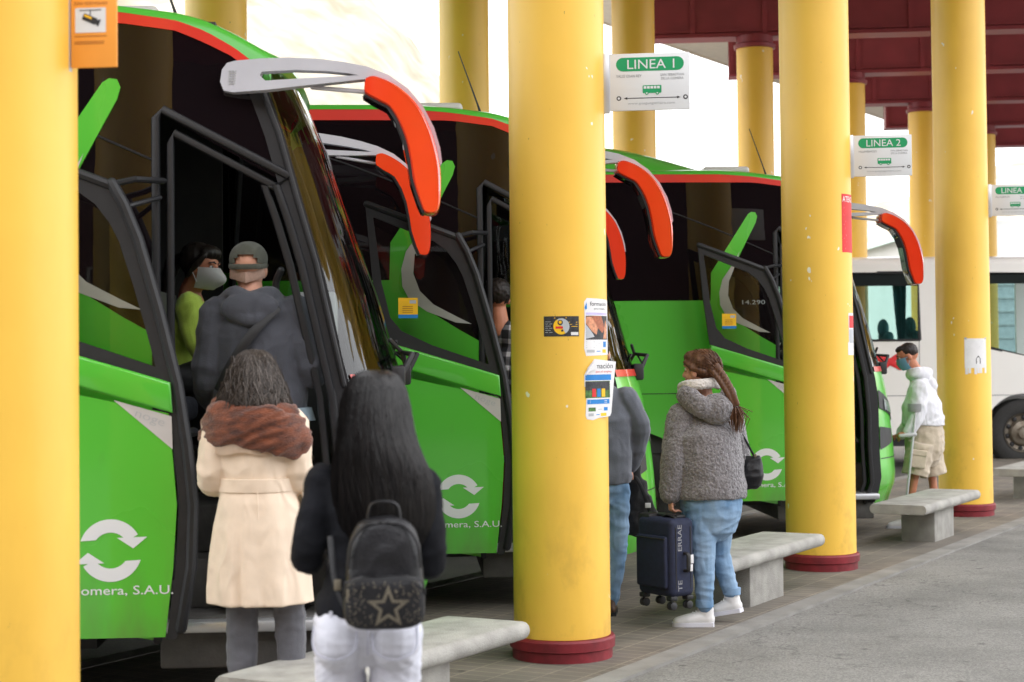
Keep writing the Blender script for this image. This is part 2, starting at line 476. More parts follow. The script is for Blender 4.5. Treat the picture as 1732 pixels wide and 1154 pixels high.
row2 = [((-2.47, 14.6), 'short stretch of yellow column seen above the roof of the nearest bus'),
        ((-.47, 18.0), 'yellow column seen above the second bus, behind its roof antenna'),
        ((1.49, 20.8), 'yellow column rising behind the first white line sign'),
        ((3.5, 24.7), 'far yellow column with a dark red cap, above the front of the third bus'),
        ((5.5, 28.1), 'far yellow column behind the second white line sign'),
        ((7.5, 31.5), 'far yellow column with red cap, right of the second white line sign'),
        ((9.5, 34.9), 'farthest thin yellow column, almost hidden behind the third white line sign')]
k = 0
for grp, lst in (('yellow columns along the pavement', row1), ('yellow columns behind the buses', row2)):
    for (x, y), lab in lst:
        if grp.endswith('buses') and colq is None: c = colq = make_column(.2575, 6.05, True)
        else: c = colp if k == 0 else copy_tree(colq or colp)
        c.location = (x, y, 0 if grp.endswith('pavement') else -.12); c.rotation_euler.z = k * 1.3
        tag(c, lab, 'column', grp); k += 1

# ------------------------------------------------------------------ canopy over both rows
canopy = thing('station_canopy', 'dark red steel girders and cream roof carried by the yellow columns', 'canopy', (0, 0, 0))
GA = R(-5.5)
gdir = Vector((math.cos(GA), math.sin(GA), 0))
def girder(x, y):
    bm = NB(); rot = Matrix.Rotation(GA, 4, 'Z')
    L0, L1 = -1.95, 8.6
    c = Vector((x, y, 0)) + gdir * ((L0 + L1) / 2)
    box(bm, c + Vector((0, 0, 6.56)), (L1 - L0, .30, .84), rot)
    box(bm, c + Vector((0, 0, 6.115)), (L1 - L0 + .02, .42, .05), rot)
    box(bm, c + Vector((0, 0, 6.955)), (L1 - L0 + .02, .42, .05), rot)
    gy = Vector((-gdir.y, gdir.x, 0))
    u = L0 + .03
    while u < L1:
        for s in (-1, 1):
            box(bm, Vector((x, y, 6.535)) + gdir * u + gy * (s * .167), (.07, .035, .788), rot)
        u += 1.02
    for s in (-1, 1):
        box(bm, Vector((x, y, 6.19)) + gdir * ((L0 + L1) / 2) + gy * (s * .16), (L1 - L0 - .2, .02, .05), rot)
    return obj('girder', bm, M['girder'], canopy, smooth=0)
for k in range(-2, 7):
    girder(-.47 + 2.0 * k, 18.0 + 3.38 * k)
a2 = Vector((-.47, 18.0, 0)); r2 = Vector((2.0, 3.38, 0)).normalized(); n2 = Vector((r2.y, -r2.x, 0))
def roofpiece(n0, n1, e0, e1, z0, z1, m, name):
    bm = NB()
    a = [a2 + r2 * e + n2 * n for e, n in ((e0, n0), (e0, n1), (e1, n1), (e1, n0))]
    rings(bm, [[p + Vector((0, 0, z0)) for p in a], [p + Vector((0, 0, z1)) for p in a]])
    return obj(name, bm, m, canopy, smooth=0)
roofpiece(-3.4, 6.6, -13, 26, 6.99, 7.2, M['soffit'], 'roof_slab')
roofpiece(-3.45, -3.4, -13, 26, 6.97, 7.3, M['soffit'], 'fascia')
roofpiece(6.6, 6.65, -13, 26, 6.9, 7.5, M['girder'], 'fascia')

# ------------------------------------------------------------------ concrete benches
def make_bench():
    t = bpy.data.objects.new('concrete_bench', None); COL.objects.link(t)
    bm = NB(); prof = []
    L, W, T = 1.74, .48, .086; ZC = .313
    for a in range(9):
        q = R(-90 + 180 * a / 8); prof.append((W / 2 - T * .42 + T * .42 * math.cos(q), .40 + T / 2 * math.sin(q) * .98))
    for a in range(9):
        q = R(90 + 180 * a / 8); prof.append((-W / 2 + T * .42 + T * .42 * math.cos(q), .40 + T / 2 * math.sin(q) * .98))
    rs = []
    for x, sc in ((-L / 2, .90), (-L / 2 + .012, .97), (-L / 2 + .04, 1), (-L / 4, 1), (0, 1), (L / 4, 1), (L / 2 - .04, 1), (L / 2 - .012, .97), (L / 2, .90)):
        rs.append([Vector((x, p[0] * (1 - (1 - sc) * .25), ZC + (p[1] - .40) * sc)) for p in prof])
    rings(bm, rs); obj('seat_slab', bm, M['concrete'], t, smooth=50)
    bm = NB(); box(bm, (0, 0, .13), (.60, .29, .28), bevel=.012); obj('pedestal', bm, M['concrete'], t)
    return t
bp_ = make_bench(); BA = math.atan2(ROW.y, ROW.x)
for k, (x, y, lab) in enumerate([(-.56, 7.52, 'nearest grey concrete bench, behind the girl with the black backpack'),
                                 (1.50, 11.30, 'grey concrete bench behind the woman carrying the suitcase'),
                                 (3.54, 14.92, 'grey concrete bench in front of the man with the crutch'),
                                 (5.66, 19.0, 'grey concrete bench cut off by the right edge of the photo')]):
    b = bp_ if k == 0 else copy_tree(bp_)
    b.location = (x, y, 0); b.rotation_euler.z = BA
    tag(b, lab, 'bench', 'concrete benches between the columns')

# ------------------------------------------------------------------ signs on the columns
def bus_icon(bm, fn, cx, cy, w):
    h = w * .42
    fill(bm, rrect(cx - w / 2, cy - h / 2, cx + w / 2, cy + h / 2, h * .12), fn, mi=2)
    f2 = lambda a, b: tuple(Vector(fn(a, b)) + Vector((0, -.0008, 0)))
    for i in range(5):
        x = cx - w * .44 + i * w * .178
        fill(bm, rect(x, cy + h * .06, x + w * .14, cy + h * .38), f2, mi=0)
    for s in (-.28, .28):
        fill(bm, disc(cx + s * w, cy - h * .5, h * .23), f2, mi=2)
        f3 = lambda a, b: tuple(Vector(fn(a, b)) + Vector((0, -.0016, 0)))
        fill(bm, disc(cx + s * w, cy - h * .5, h * .10), f3, mi=0)

def line_sign(x, y, z, rz, num, dest, lab):
    t = thing('line_sign', lab, 'sign', (x, y, z), rz, 'white line signs on the columns')
    W, H = .455, .305
    bm = NB(); box(bm, (W / 2 + .0135, 0, H / 2), (W - .027, .018, H), bevel=.003)
    fn = lambda a, b: (a, -.0102, b)
    fill(bm, rrect(.065, H - .095, W - .03, H - .022, .036), fn, mi=1)
    f2 = lambda a, b: (a, -.0112, b)
    write(bm, 'LINEA ' + num, .25, H - .083, .050, f2, mi=0, width=.25, align='c', bold=.002)
    write(bm, dest, .065, H - .128, .015, fn, mi=4, width=.135)
    write(bm, 'SAN SEBASTIAN', W - .03, H - .124, .013, fn, mi=4, width=.125, align='r')
    write(bm, 'DE LA GOMERA', W - .033, H - .144, .013, fn, mi=4, width=.118, align='r')
    bus_icon(bm, lambda a, b: (a, -.0104, b), .255, .112, .10)
    fill(bm, rect(.115, .0635, .395, .0675), fn, mi=3)
    for s, q in ((-1, .105), (1, .405)):
        fill(bm, [(q, .0655), (q - s * .018, .0725), (q - s * .018, .0585)], lambda a, b: (a, -.0106, b), mi=3)
        o = (.078, .432)[s > 0]
        fill(bm, disc(o, .066, .0125), fn, mi=3); fill(bm, disc(o, .066, .0065), f2, mi=0)
    write(bm, 'www.guaguagomera.com', .25, .032, .013, fn, mi=5, width=.25, align='c')
    obj('sign_panel', bm, [M['white'], M['sgreen'], M['sgreen'], M['ink'], M['greyink'], M['lightink']], t)
    bm = NB(); box(bm, (.012, 0, H / 2 - .003), (.034, .03, H + .016), bevel=.003); obj('bracket', bm, M['alu'], t)
line_sign(.505, 9.25, 2.895, R(-7), '1', 'VALLE GRAN REY', 'white line sign with green band reading LINEA 1, on the middle column')
line_sign(2.522, 12.90, 2.90, R(-6), '2', 'VALLEHERMOSO', 'white line sign with green band reading LINEA 2')
line_sign(4.668, 16.96, 2.91, R(-5), '3', 'ALAJERO', 'white line sign with green band reading LINEA 3, cut by the photo edge')

t = thing('camera_warning_sign', 'orange video surveillance sign with a white camera symbol box on the nearest column', 'sign', (-1.445, 5.60, 2.53), R(-6))
bm = NB(); H = .40
box(bm, (.106, 0, H / 2 + .012), (.152, .012, H), bevel=.002)
fn = lambda a, b: (a, -.0072, b); f2 = lambda a, b: (a, -.0082, b); f3 = lambda a, b: (a, -.0092, b)
fill(bm, rect(.045, .125, .147, .205), fn, mi=1)
fill(bm, rect(.06, .196, .132, .199), f2, mi=2)
fill(bm, rect(.094, .18, .097, .197), f2, mi=2)
a = R(-24)
rot = lambda px, py: (.095 + px * math.cos(a) - py * math.sin(a), .168 + px * math.sin(a) + py * math.cos(a))
fill(bm, [rot(*p) for p in rect(-.026, -.011, .022, .011)], f2, mi=2)
fill(bm, [rot(*p) for p in [(.022, -.006), (.034, -.013), (.034, .013), (.022, .006)]], f3, mi=2)
fill(bm, [rot(*p) for p in rect(-.023, .001, .004, .008)], f3, mi=3)
write(bm, 'ZONA VIDEOVIGILADA', .097, .215, .010, fn, mi=4, width=.112, align='c')
for yy, x1 in ((.112, .15), (.094, .142), (.088, .14)):
    fill(bm, rect(.042, yy, x1, yy + .0022), fn, mi=4)
obj('sign_panel', bm, [M['orange'], M['white'], M['ink'], M['yelprint'], M['brownink']], t)
bm = NB(); box(bm, (.012, 0, H / 2 + .008), (.032, .026, H + .016), bevel=.003); obj('bracket', bm, M['alu'], t)

# ------------------------------------------------------------------ paper on the columns
RC = .2575
def cyl(cx, cy, th0, off=.0012):
    def f(a, b, d=0.):
        th = th0 + a / RC; r = RC + off + d
        return (cx + r * math.sin(th), cy - r * math.cos(th), b)
    return f
def peel(cx, cy, th0, th1, off=.0015):
    """sheet that follows the column up to th1 and then stands off along the tangent"""
    def f(a, b, d=0.):
        th = th0 + a / RC; r = RC + off + d
        if th <= th1: return (cx + r * math.sin(th), cy - r * math.cos(th), b)
        e = (th - th1) * RC
        return (cx + r * math.sin(th1) + e * math.cos(th1), cy - r * math.cos(th1) + e * math.sin(th1), b)
    return f
def lay(f, d): return lambda a, b: f(a, b, d)
S = .012
# dark round-emblem sticker
bm = NB(); f = cyl(.25, 9.29, -.335); z0 = 1.695
fill(bm, rect(0, z0, .186, z0 + .105), f, S, 0)
fill(bm, disc(.092, z0 + .052, .042, 28), lay(f, .0006), S, 1)
fill(bm, [(.092 + .042 * math.cos(R(q)), z0 + .052 + .042 * math.sin(R(q))) for q in range(-60, 121, 12)], lay(f, .0012), S, 2)
fill(bm, disc(.086, z0 + .072, .014), lay(f, .0018), S, 0); fill(bm, disc(.086, z0 + .074, .008), lay(f, .0024), S, 1)
fill(bm, rect(.062, z0 + .040, .10, z0 + .052), lay(f, .0018), S, 3); fill(bm, disc(.096, z0 + .03, .006), lay(f, .0018), S, 0)
fill(bm, rect(.142, z0 + .006, .182, z0 + .022), lay(f, .0006), S, 4)
for i in range(6): fill(bm, rect(.008, z0 + .02 + i * .011, .045 - (i % 2) * .008, z0 + .0225 + i * .011), lay(f, .0006), None, 5)
for i in range(3): fill(bm, rect(.145 - i * .008, z0 + .05 + i * .011, .178, z0 + .0525 + i * .011), lay(f, .0006), None, 1)
fill(bm, rect(.055, z0 + .094, .12, z0 + .098), lay(f, .0006), None, 1)
tag(obj('sticker', bm, [M['darkprint'], M['yelprint'], M['greyprint'], M['redprint'], M['paper'], M['lightink']], smooth=0), 'small dark sticker with a round yellow emblem on the middle column', 'sticker')

# upper poster
bm = NB(); f = cyl(.25, 9.29, .50); z0, z1 = 1.592, 1.895; Wd = .25
out = [(.012, z0), (Wd, z0 + .006), (Wd, z1 - .008), (.02, z1), (.003, z1 - .02), (.006, z0 + .15), (0, z0 + .04)]
fill(bm, out, f, S, 0)
g = lay(f, .0006)
fill(bm, [(.005, z1 - .05), (.018, z1 - .022), (.02, z1 - .055), (.012, z1 - .064)], g, None, 4)
write(bm, 'formación', .04, z1 - .040, .021, g, mi=1, width=.155, bold=.004)
write(bm, 'para el empleo', .07, z1 - .060, .010, g, mi=1, width=.105)
fill(bm, rect(.012, z1 - .088, .21, z1 - .076), g, S, 5)
fill(bm, rect(.012, z0 + .085, .215, z0 + .21), g, S, 2)
g2 = lay(f, .0012)
fill(bm, [(.012, z0 + .205), (.05, z0 + .205), (.10, z0 + .15), (.085, z0 + .11), (.05, z0 + .13), (.012, z0 + .17)], g2, S, 3)
fill(bm, [(.05, z0 + .209), (.13, z0 + .209), (.17, z0 + .14), (.14, z0 + .12), (.09, z0 + .15)], g2, S, 6)
fill(bm, [(.012, z0 + .165), (.05, z0 + .125), (.07, z0 + .10), (.012, z0 + .09)], g2, S, 7)
fill(bm, [(.15, z0 + .09), (.20, z0 + .09), (.21, z0 + .16), (.18, z0 + .19)], g2, S, 3)
for i in range(4): fill(bm, rect(.012, z0 + .042 + i * .010, .07 + (i % 3) * .02, z0 + .045 + i * .010), g, None, 8)
fill(bm, rect(.15, z0 + .045, .19, z0 + .075), g, S, 4)
fill(bm, rect(.016, z0 + .018, .07, z0 + .032), g, S, 8); fill(bm, rect(.085, z0 + .022, .12, z0 + .026), g, S, 4); fill(bm, rect(.14, z0 + .016, .19, z0 + .034), g, S, 9)
skin2 = mat('print_skin_dark', srgb(165, 95, 65), rough=.6, var=.3, vscale=70)
PM = [M['paper'], M['ink'], M['darkprint'], M['skinprint'], M['blueprint'], M['lilac'], skin2, M['greyprint'], M['lightink'], M['yelprint'], M['grprint'], M['redprint']]
tag(obj('poster', bm, PM, smooth=0), 'upper training poster with a photo of hands on the middle column', 'poster', 'posters on the middle column')

# lower poster, half torn off and curling away
bm = NB(); f = peel(.25, 9.29, .47, .80); z0, z1 = 1.262, 1.572; Wd = .235
fill(bm, [(.075, z1 + .004), (Wd + .012, z1 - .012), (Wd - .004, z1 - .1), (Wd - .03, z0 + .03), (Wd - .04, z0 + .012), (.1, z0 + .004), (.06, z0 - .006), (.02, z0), (.012, z0 + .02),
          (.022, z0 + .16), (.008, z1 - .14), (.006, z1 - .08), (.03, z1 - .04)], f, S, 0)
fill(bm, [(.075, z1 + .004), (.082, z1 - .045), (.03, z1 - .062), (.006, z1 - .085), (.03, z1 - .04)], lay(f, .012), S, 0)
g = lay(f, .0006); g2 = lay(f, .0012)
write(bm, 'mación', .085, z1 - .046, .027, g, mi=1, width=.135, bold=.004)
write(bm, 'para el empleo', .085, z1 - .068, .012, g, mi=11, width=.125)
fill(bm, rect(.012, z1 - .108, .205, z1 - .078), g, S, 4)
fill(bm, rect(.012, z0 + .11, .195, z1 - .112), g, S, 10)
fill(bm, rect(.012, z0 + .15, .19, z1 - .114), g2, S, 2)
for i, mi in enumerate((11, 4, 9)): fill(bm, rect(.055 + i * .036, z0 + .115, .083 + i * .036, z0 + .158), lay(f, .0018), S, mi)
fill(bm, rect(.022, z0 + .078, .19, z0 + .102), g, S, 4)
for i in range(2): fill(bm, rect(.04, z0 + .084 + i * .009, .17, z0 + .0865 + i * .009), g2, None, 0)
fill(bm, rect(.03, z0 + .04, .08, z0 + .06), g, S, 10); fill(bm, rect(.1, z0 + .048, .13, z0 + .051), g, None, 8); fill(bm, rect(.145, z0 + .042, .175, z0 + .06), g, S, 4)
fill(bm, rect(.03, z0 + .015, .065, z0 + .03), g, None, 8); fill(bm, rect(.085, z0 + .02, .11, z0 + .024), g, None, 4); fill(bm, rect(.12, z0 + .014, .165, z0 + .03), g, S, 9)
o = obj('poster', bm, PM, smooth=0); tag(o, 'lower poster peeling off the middle column, with a photo of three coloured bins', 'poster', 'posters on the middle column')

# notices on the next two columns
bm = NB(); f = cyl(2.276, 12.94, .62); z0 = 2.33; H = .43
fill(bm, rect(0, z0, .26, z0 + H), f, S, 0)
g = lay(f, .0006)
write(bm, 'ATENCION', .01, z0 + H - .058, .042, g, mi=1, width=.235, bold=.01)
for i in range(14):
    if i in (5, 9): continue
    fill(bm, rect(.02 + rnd.random() * .05, z0 + .02 + i * .025, .24, z0 + .033 + i * .025), g, None, 1)
tag(obj('notice', bm, [M['redprint'], M['paper']], smooth=0), 'narrow red notice with white writing, beginning with ATEN, on a column', 'notice')
bm = NB(); f = cyl(2.276, 12.94, .82); z0 = 1.575
fill(bm, [(0, z0), (.2, z0), (.2, z0 + .31), (.01, z0 + .31), (.014, z0 + .1), (.0, z0 + .09)], f, S, 0)
fill(bm, rect(.02, z0 + .2, .19, z0 + .29), lay(f, .0006), S, 1); fill(bm, rect(.02, z0 + .09, .19, z0 + .19), lay(f, .0006), S, 2)
for i in range(3): fill(bm, rect(.03, z0 + .215 + i * .022, .17, z0 + .225 + i * .022), lay(f, .0012), None, 0)
tag(obj('notice', bm, [M['paper'], M['redprint'], M['greyprint']], smooth=0), 'small torn notice, red above and grey below, on the column by the third coach', 'notice')
bm = NB(); f = cyl(4.41, 17.0, -.22); z0 = 1.37
fill(bm, rect(0, z0 + .06, .236, z0 + .345), f, S, 0)
for i in range(8):
    if i not in (2, 6): fill(bm, rect(.004 + i * .029, z0 + (.01 if i % 3 else .0), .030 + i * .029, z0 + .062), lay(f, .002), None, 0)
g = lay(f, .0006)
for i, x1 in enumerate((.2, .21, .15, .2, .19)): fill(bm, rect(.04, z0 + .21 + i * .026, x1, z0 + .216 + i * .026), g, None, 1)
fill(bm, [(.11, z0 + .1), (.16, z0 + .1), (.16, z0 + .15), (.135, z0 + .18), (.11, z0 + .15)], g, None, 2); fill(bm, rect(.125, z0 + .12, .145, z0 + .14), lay(f, .0012), None, 0)
for sx in (.0, .215): fill(bm, rect(sx, z0 + .335, sx + .022, z0 + .355), lay(f, .001), None, 1)
tag(obj('notice', bm, [M['paper'], M['lightink'], M['ink']], smooth=0), 'white tear-off notice with a small house symbol, beside the man with the crutch', 'notice')

# ------------------------------------------------------------------ coaches
def coachpaint():
    m = mat('green_coach_paint', srgb(84, 188, 54), rough=.28, var=.04, vscale=.8, coat=.6, rvar=.06)
    n = m.node_tree.nodes; l = m.node_tree.links; b = n['Principled BSDF']
    base = b.inputs['Base Color'].links[0].from_socket
    tcn = n.new('ShaderNodeTexCoord'); mp = n.new('ShaderNodeMapping'); mp.inputs['Scale'].default_value = (1, 1, .35); l.new(tcn.outputs['Object'], mp.inputs['Vector'])
    z = n.new('ShaderNodeTexNoise'); z.inputs['Scale'].default_value = 7; z.inputs['Detail'].default_value = 8; l.new(mp.outputs['Vector'], z.inputs['Vector'])
    sx = n.new('ShaderNodeSeparateXYZ'); l.new(tcn.outputs['Object'], sx.inputs[0])
    r2 = n.new('ShaderNodeMapRange'); r2.inputs['From Min'].default_value = .33; r2.inputs['From Max'].default_value = .85; r2.inputs['To Min'].default_value = .22; r2.inputs['To Max'].default_value = -.12
    l.new(sx.outputs['Z'], r2.inputs['Value'])
    ad = n.new('ShaderNodeMath'); ad.operation = 'ADD'; l.new(z.outputs['Fac'], ad.inputs[0]); l.new(r2.outputs['Result'], ad.inputs[1])
    r3 = n.new('ShaderNodeMapRange'); r3.inputs['From Min'].default_value = .5; r3.inputs['From Max'].default_value = .85; r3.inputs['To Max'].default_value = .45
    l.new(ad.outputs[0], r3.inputs['Value'])
    x = n.new('ShaderNodeMix'); x.data_type = 'RGBA'; x.inputs[7].default_value = (.12, .13, .06, 1)                 # road dirt
    l.new(r3.outputs['Result'], x.inputs[0]); l.new(base, x.inputs[6]); l.new(x.outputs[2], b.inputs['Base Color'])
    return m
M['green'] = coachpaint()
M['roofgreen'] = mat('green_roof_paint', srgb(70, 168, 48), rough=.35, var=.05, vscale=.8, coat=.4)
M['stripe'] = mat('red_stripe_paint', srgb(212, 42, 22), rough=.3, var=.03, coat=.5)
M['mirror_red'] = mat('orange_red_mirror_shell', srgb(238, 58, 22), rough=.2, var=.03, coat=.7)
M['armgrey'] = mat('light_grey_arm', (.52, .52, .57), rough=.4, var=.04)
M['darkglass'] = mat('black_tinted_side_glass', (.006, .004, .005), rough=.012, var=.2, vscale=1, spec=.5, bump=.10, bscale=1.6, detail=1)
M['rubber'] = mat('black_rubber', (.012, .012, .014), rough=.55, var=.2, vscale=20)
M['trim'] = mat('dark_grey_trim', (.010, .010, .012), rough=.48, var=.15, vscale=12)
M['inside'] = mat('dark_interior_plastic', (.035, .034, .034), rough=.6, var=.2, vscale=6, bump=.1)
M['step'] = mat('grey_step_covering', (.10, .095, .09), rough=.7, var=.15, vscale=14, bump=.2, bscale=80)
M['silver'] = mat('silver_decal', (.55, .52, .50), rough=.4, var=.04)
M['decal'] = mat('white_decal', (.78, .79, .80), rough=.4, var=.02)
M['deckgreen'] = mat('green_decal_dark', srgb(74, 140, 42), rough=.35, var=.04, coat=.4)
M['tyre'] = mat('tyre_rubber', (.025, .024, .023), rough=.8, var=.2, vscale=30, bump=.2)
M['rim'] = mat('wheel_rim_metal', (.30, .27, .22), rough=.45, metal=.6, vscale=8, col2=(.14, .11, .08))
M['mirrorglass'] = mat('mirror_glass', (.75, .78, .76), rough=.02, metal=1, var=.01)
M['chrome'] = mat('chrome', (.75, .75, .75), rough=.12, metal=1, var=.02)
M['wind'] = glass('windscreen_glass', (.55, .6, .58), wave=.35)
M['doorglass'] = glass('door_glass', (.80, .83, .78))
M['headlamp'] = mat('headlamp_lens', (.3, .32, .34), rough=.05, var=.2, coat=1)
M['seatcloth'] = mat('seat_cloth', (.05, .05, .07), rough=.9, var=.3, vscale=20)

BF = [(.3, .00), (.5, .076), (.82, .056), (1.13, .016), (1.34, -.024), (1.62, -.114), (1.87, -.184), (2.23, -.309), (2.6, -.43), (2.88, -.55), (2.95, -.585), (3.05, -.655), (3.15, -.80)]
BC = [(.3, .33), (.82, .326), (1.377, .256), (2.0, .20), (2.78, .156), (3.0, .14)]
RT = [(-12, 3.20), (-1.6, 3.20), (-1.337, 3.18), (-1.07, 3.15), (-.94, 3.115), (-.806, 3.05), (-.70, 2.99), (-.62, 2.95), (-.5, 2.87)]
RU = [(-12, 3.175), (-1.6, 3.165), (-1.34, 3.145), (-1.07, 3.108), (-.94, 3.06), (-.81, 2.985), (-.70, 2.90), (-.6, 2.82)]
RL = [(-12, 3.115), (-1.34, 3.095), (-1.07, 3.06), (-.94, 3.005), (-.83, 2.95), (-.72, 2.87), (-.6, 2.76)]
def vs(u, z=1.5):
    """how far the side wall stands in from the widest plane: nose taper and tumblehome"""
    t = max(0, (u + 2.2) / 2.2)
    return .13 * t * t + max(0, z - 2.05) * .045
def up(z): return lerp_table(BF, z) - lerp_table(BC, z)
def ud(z): return up(z) - .085
def front(t, z):
    u = lerp_table(BF, z) - lerp_table(BC, z) * abs(t) ** 3.0
    e = vs(up(z), z)
    return (u, 1.25 + t * (1.25 - e), z)
def side(off=0.): return lambda u, z: (u, vs(u, z) - off, z)
def fside(off=0.): return lambda u, z: (u, 2.5 - vs(u, z) + off, z)

def make_bus():
    T = bpy.data.objects.new('coach', None); COL.objects.link(T)
    UB = -11.6
    # lower side panels
    arch = [(-2.45 + .60 * math.cos(R(a)), .38 + .60 * math.sin(R(a))) for a in range(176, 3, -8)]
    arch2 = [(p[0] - 5.9, p[1]) for p in arch]
    sk = .33
    def bottom(): return [(UB, sk)] + [(p[0], max(p[1], sk)) for p in arch2] + [(p[0], max(p[1], sk)) for p in arch]
    near = bottom() + [(-1.16, sk), (-1.16, 1.685), (-1.3, 1.765), (-1.45, 1.86), (-1.53, 1.94), (-1.575, 2.04), (-1.585, 2.14), (-1.575, 2.24), (-1.49, 2.44), (-1.33, 2.745),
                       (-1.315, 2.80), (-1.33, 2.835), (-1.365, 2.84), (-1.395, 2.82), (-1.727, 2.317), (-1.735, 2.08), (UB, 2.08)]
    bm = NB(); fill(bm, near, side(.012), .35, thick=.03)
    obj('side_panel', bm, M['green'], T, smooth=25)
    bm = NB(); fill(bm, [(UB, 1.285), (-1.9, 1.285), (-1.9, 1.292), (UB, 1.292)], side(.0135), .5)
    for u in (-3.4, -4.9): fill(bm, rect(u, .4, u + .008, 1.285), side(.0135), .5)
    obj('panel_seam', bm, M['rubber'], T)
    far = bottom() + [(-.98, sk)] + [(up(.4) - .02, sk), (up(1.0) - .01, 1.0), (up(1.4), 1.42), (-.98, 1.50), (-1.06, 2.08), (UB, 2.08)]
    bm = NB(); fill(bm, far, fside(.012), .35, thick=.03, tdir=(0, -1, 0))
    obj('side_panel', bm, M['green'], T, smooth=25)
    # white and dark bands of the swoosh
    bm = NB(); fill(bm, [(-1.475, 2.50), (-1.53, 2.40), (-1.63, 2.26), (-1.66, 2.15), (-1.655, 2.04), (-1.61, 1.955), (-1.5, 1.88), (-1.32, 1.81), (-1.22, 1.80), (-1.31, 1.845), (-1.46, 1.925), (-1.545, 2.01), (-1.585, 2.12), (-1.575, 2.24), (-1.52, 2.37)], side(.0155), .1)
    obj('swoosh_band', bm, M['silver'], T)
    # dark glass band
    gl = [(UB, 2.0), (-1.85, 2.0), (-1.85, 1.6), (-1.15, 1.6), (-1.15, 2.69), (-.57, 2.36)]
    gl += [(ud(z) + .01, z) for z in (2.45, 2.6, 2.75, 2.86)]
    us = [-.72, -.83, -.94, -1.07, -1.34, -2.5, -6, UB]
    gl += [(u, lerp_table(RL, u) + .01) for u in us]
    bm = NB(); fill(bm, gl, side(0), .18, thick=.008)
    sg = obj('side_glass', bm, M['darkglass'], T, smooth=40)
    bm = NB(); write(bm, '14.290', -1.46, 2.045, .036, side(.002), mi=0, width=.20)
    obj('lettering', bm, M['greyprint'], sg)
    bm = NB()
    tube(bm, [Vector(side(.001)(u, z)) for u, z in spline([(-2.75 + .05, 3.05), (-2.55, 2.86), (-2.2, 2.70), (-1.7, 2.52), (-1.18, 2.34)], 4)] if False else
         [Vector(side(.001)(p.x, p.z)) for p in spline([(-2.35, 0, 3.08), (-2.2, 0, 2.90), (-1.95, 0, 2.80), (-1.6, 0, 2.66), (-1.17, 0, 2.47)], 4)], .006, n=6)
    obj('glass_joint', bm, M['trim'], sg)
    bm = NB(); fill(bm, [(UB, 2.0), (-1.06, 2.0), (-1.0, 2.84), (-1.0, 3.07), (UB, 3.12)], fside(0), .4, thick=.008, tdir=(0, -1, 0))
    obj('side_glass', bm, M['darkglass'], T, smooth=40)
    dw = [(-1.06, 2.0), (-.99, 1.49), (up(1.45) - .02, 1.42), (up(1.9) - .04, 1.9), (up(2.5) - .05, 2.5), (up(2.8) - .05, 2.80), (-1.0, 2.84)]
    bm = NB(); fill(bm, dw, fside(0), .2, thick=.006, tdir=(0, -1, 0)); obj('driver_window', bm, M['wind'], T)
    bm = NB(); fill(bm, [(-1.0, 2.84), (up(2.8) - .05, 2.80), (-.72, 2.9), (-.9, 3.0), (-1.0, 3.07)], fside(0), .2, thick=.01, tdir=(0, -1, 0)); obj('header_panel', bm, M['trim'], T)
    bm = NB(); tube(bm, [Vector(fside(-.01)(u, z)) for u, z in dw + dw[:1]], .022, n=8, ref=(0, 1, 0), dome=False); obj('window_frame', bm, M['rubber'], T)
    # red stripe and roof
    bm = NB()
    st = [UB + (-.70 - UB) * (1 - (1 - k / 60) ** 2.2) for k in range(61)]
    for sd in (side(.006), fside(.006)):
        rings(bm, [[Vector(sd(u, lerp_table(RL, u) + (lerp_table(RU, u) - lerp_table(RL, u)) * j / 3)) for j in range(4)] for u in st], caps=False, closed=False)
    obj('roof_stripe', bm, M['stripe'], T)
    bm = NB(); rs = []
    ns = 60; nt_ = 28
    for i in range(ns + 1):
        s = 1 - (1 - i / ns) ** 2.2
        row = []
        for j in range(-3, nt_ + 4):
            jj = min(max(j, 0), nt_); t = -1 + 2 * jj / nt_
            uf = -.56 - .10 * abs(t) ** 2.4
            u = UB + (uf - UB) * s
            z1 = lerp_table(RT, u) + .055 * (1 - t ** 4); z0 = lerp_table(RU, u)
            e = vs(u, 3.1)
            if j <= 0 or j >= nt_:
                k = (-j if j <= 0 else j - nt_) / 3
                a = k * math.pi / 2
                y = e + .04 * (1 - math.sin(a)) - .006 * k; z = z0 + (z1 - z0) * math.cos(a)
                if j >= nt_: y = 2.5 - y
            else:
                y = 1.25 + t * (1.25 - e - .04); z = z1
            row.append(Vector((u, y, z)))
        rs.append(row)
    last = rs[-1]
    rs.append([p + Vector((.012, 0, -.03)) for p in last]); rs.append([p + Vector((-.05, 0, -.09)) for p in last])
    rings(bm, rs, caps=False, closed=False)
    obj('roof', bm, M['roofgreen'], T, smooth=60)
    # air-conditioning fairing and hatch, aerial
    bm = NB(); rs = []
    for i in range(25):
        k = i / 24; u = -5.4 + 3.4 * k
        h = .29 * (math.sin(math.pi * min(1, .5 + max(0, (k - .62) / .38) * .5)) if k > .62 else (1 if k > .12 else math.sin(k / .12 * math.pi / 2)))
        hw = .95 - .25 * max(0, k - .6)
        row = []
        for j in range(21):
            t = -1 + 2 * j / 20
            row.append(Vector((u, 1.25 + hw * t, 3.20 + max(0, h) * (1 - abs(t) ** 3.5) + .045 * (1 - t * t))))
        rs.append(row)
    rings(bm, rs, caps=False, closed=False)
    obj('roof_fairing', bm, M['roofgreen'], T, smooth=60)
    bm = NB(); box(bm, (-1.45, 1.0, 3.27), (.42, .6, .07), bevel=.03, seg=3); obj('roof_hatch', bm, M['silver'], T)
    bm = NB(); tube(bm, [(-1.12, .55, 3.19), (-1.15, .55, 3.28), (-1.27, .55, 3.62)], [.010, .006, .0035], n=6); obj('aerial', bm, M['ink'], T)
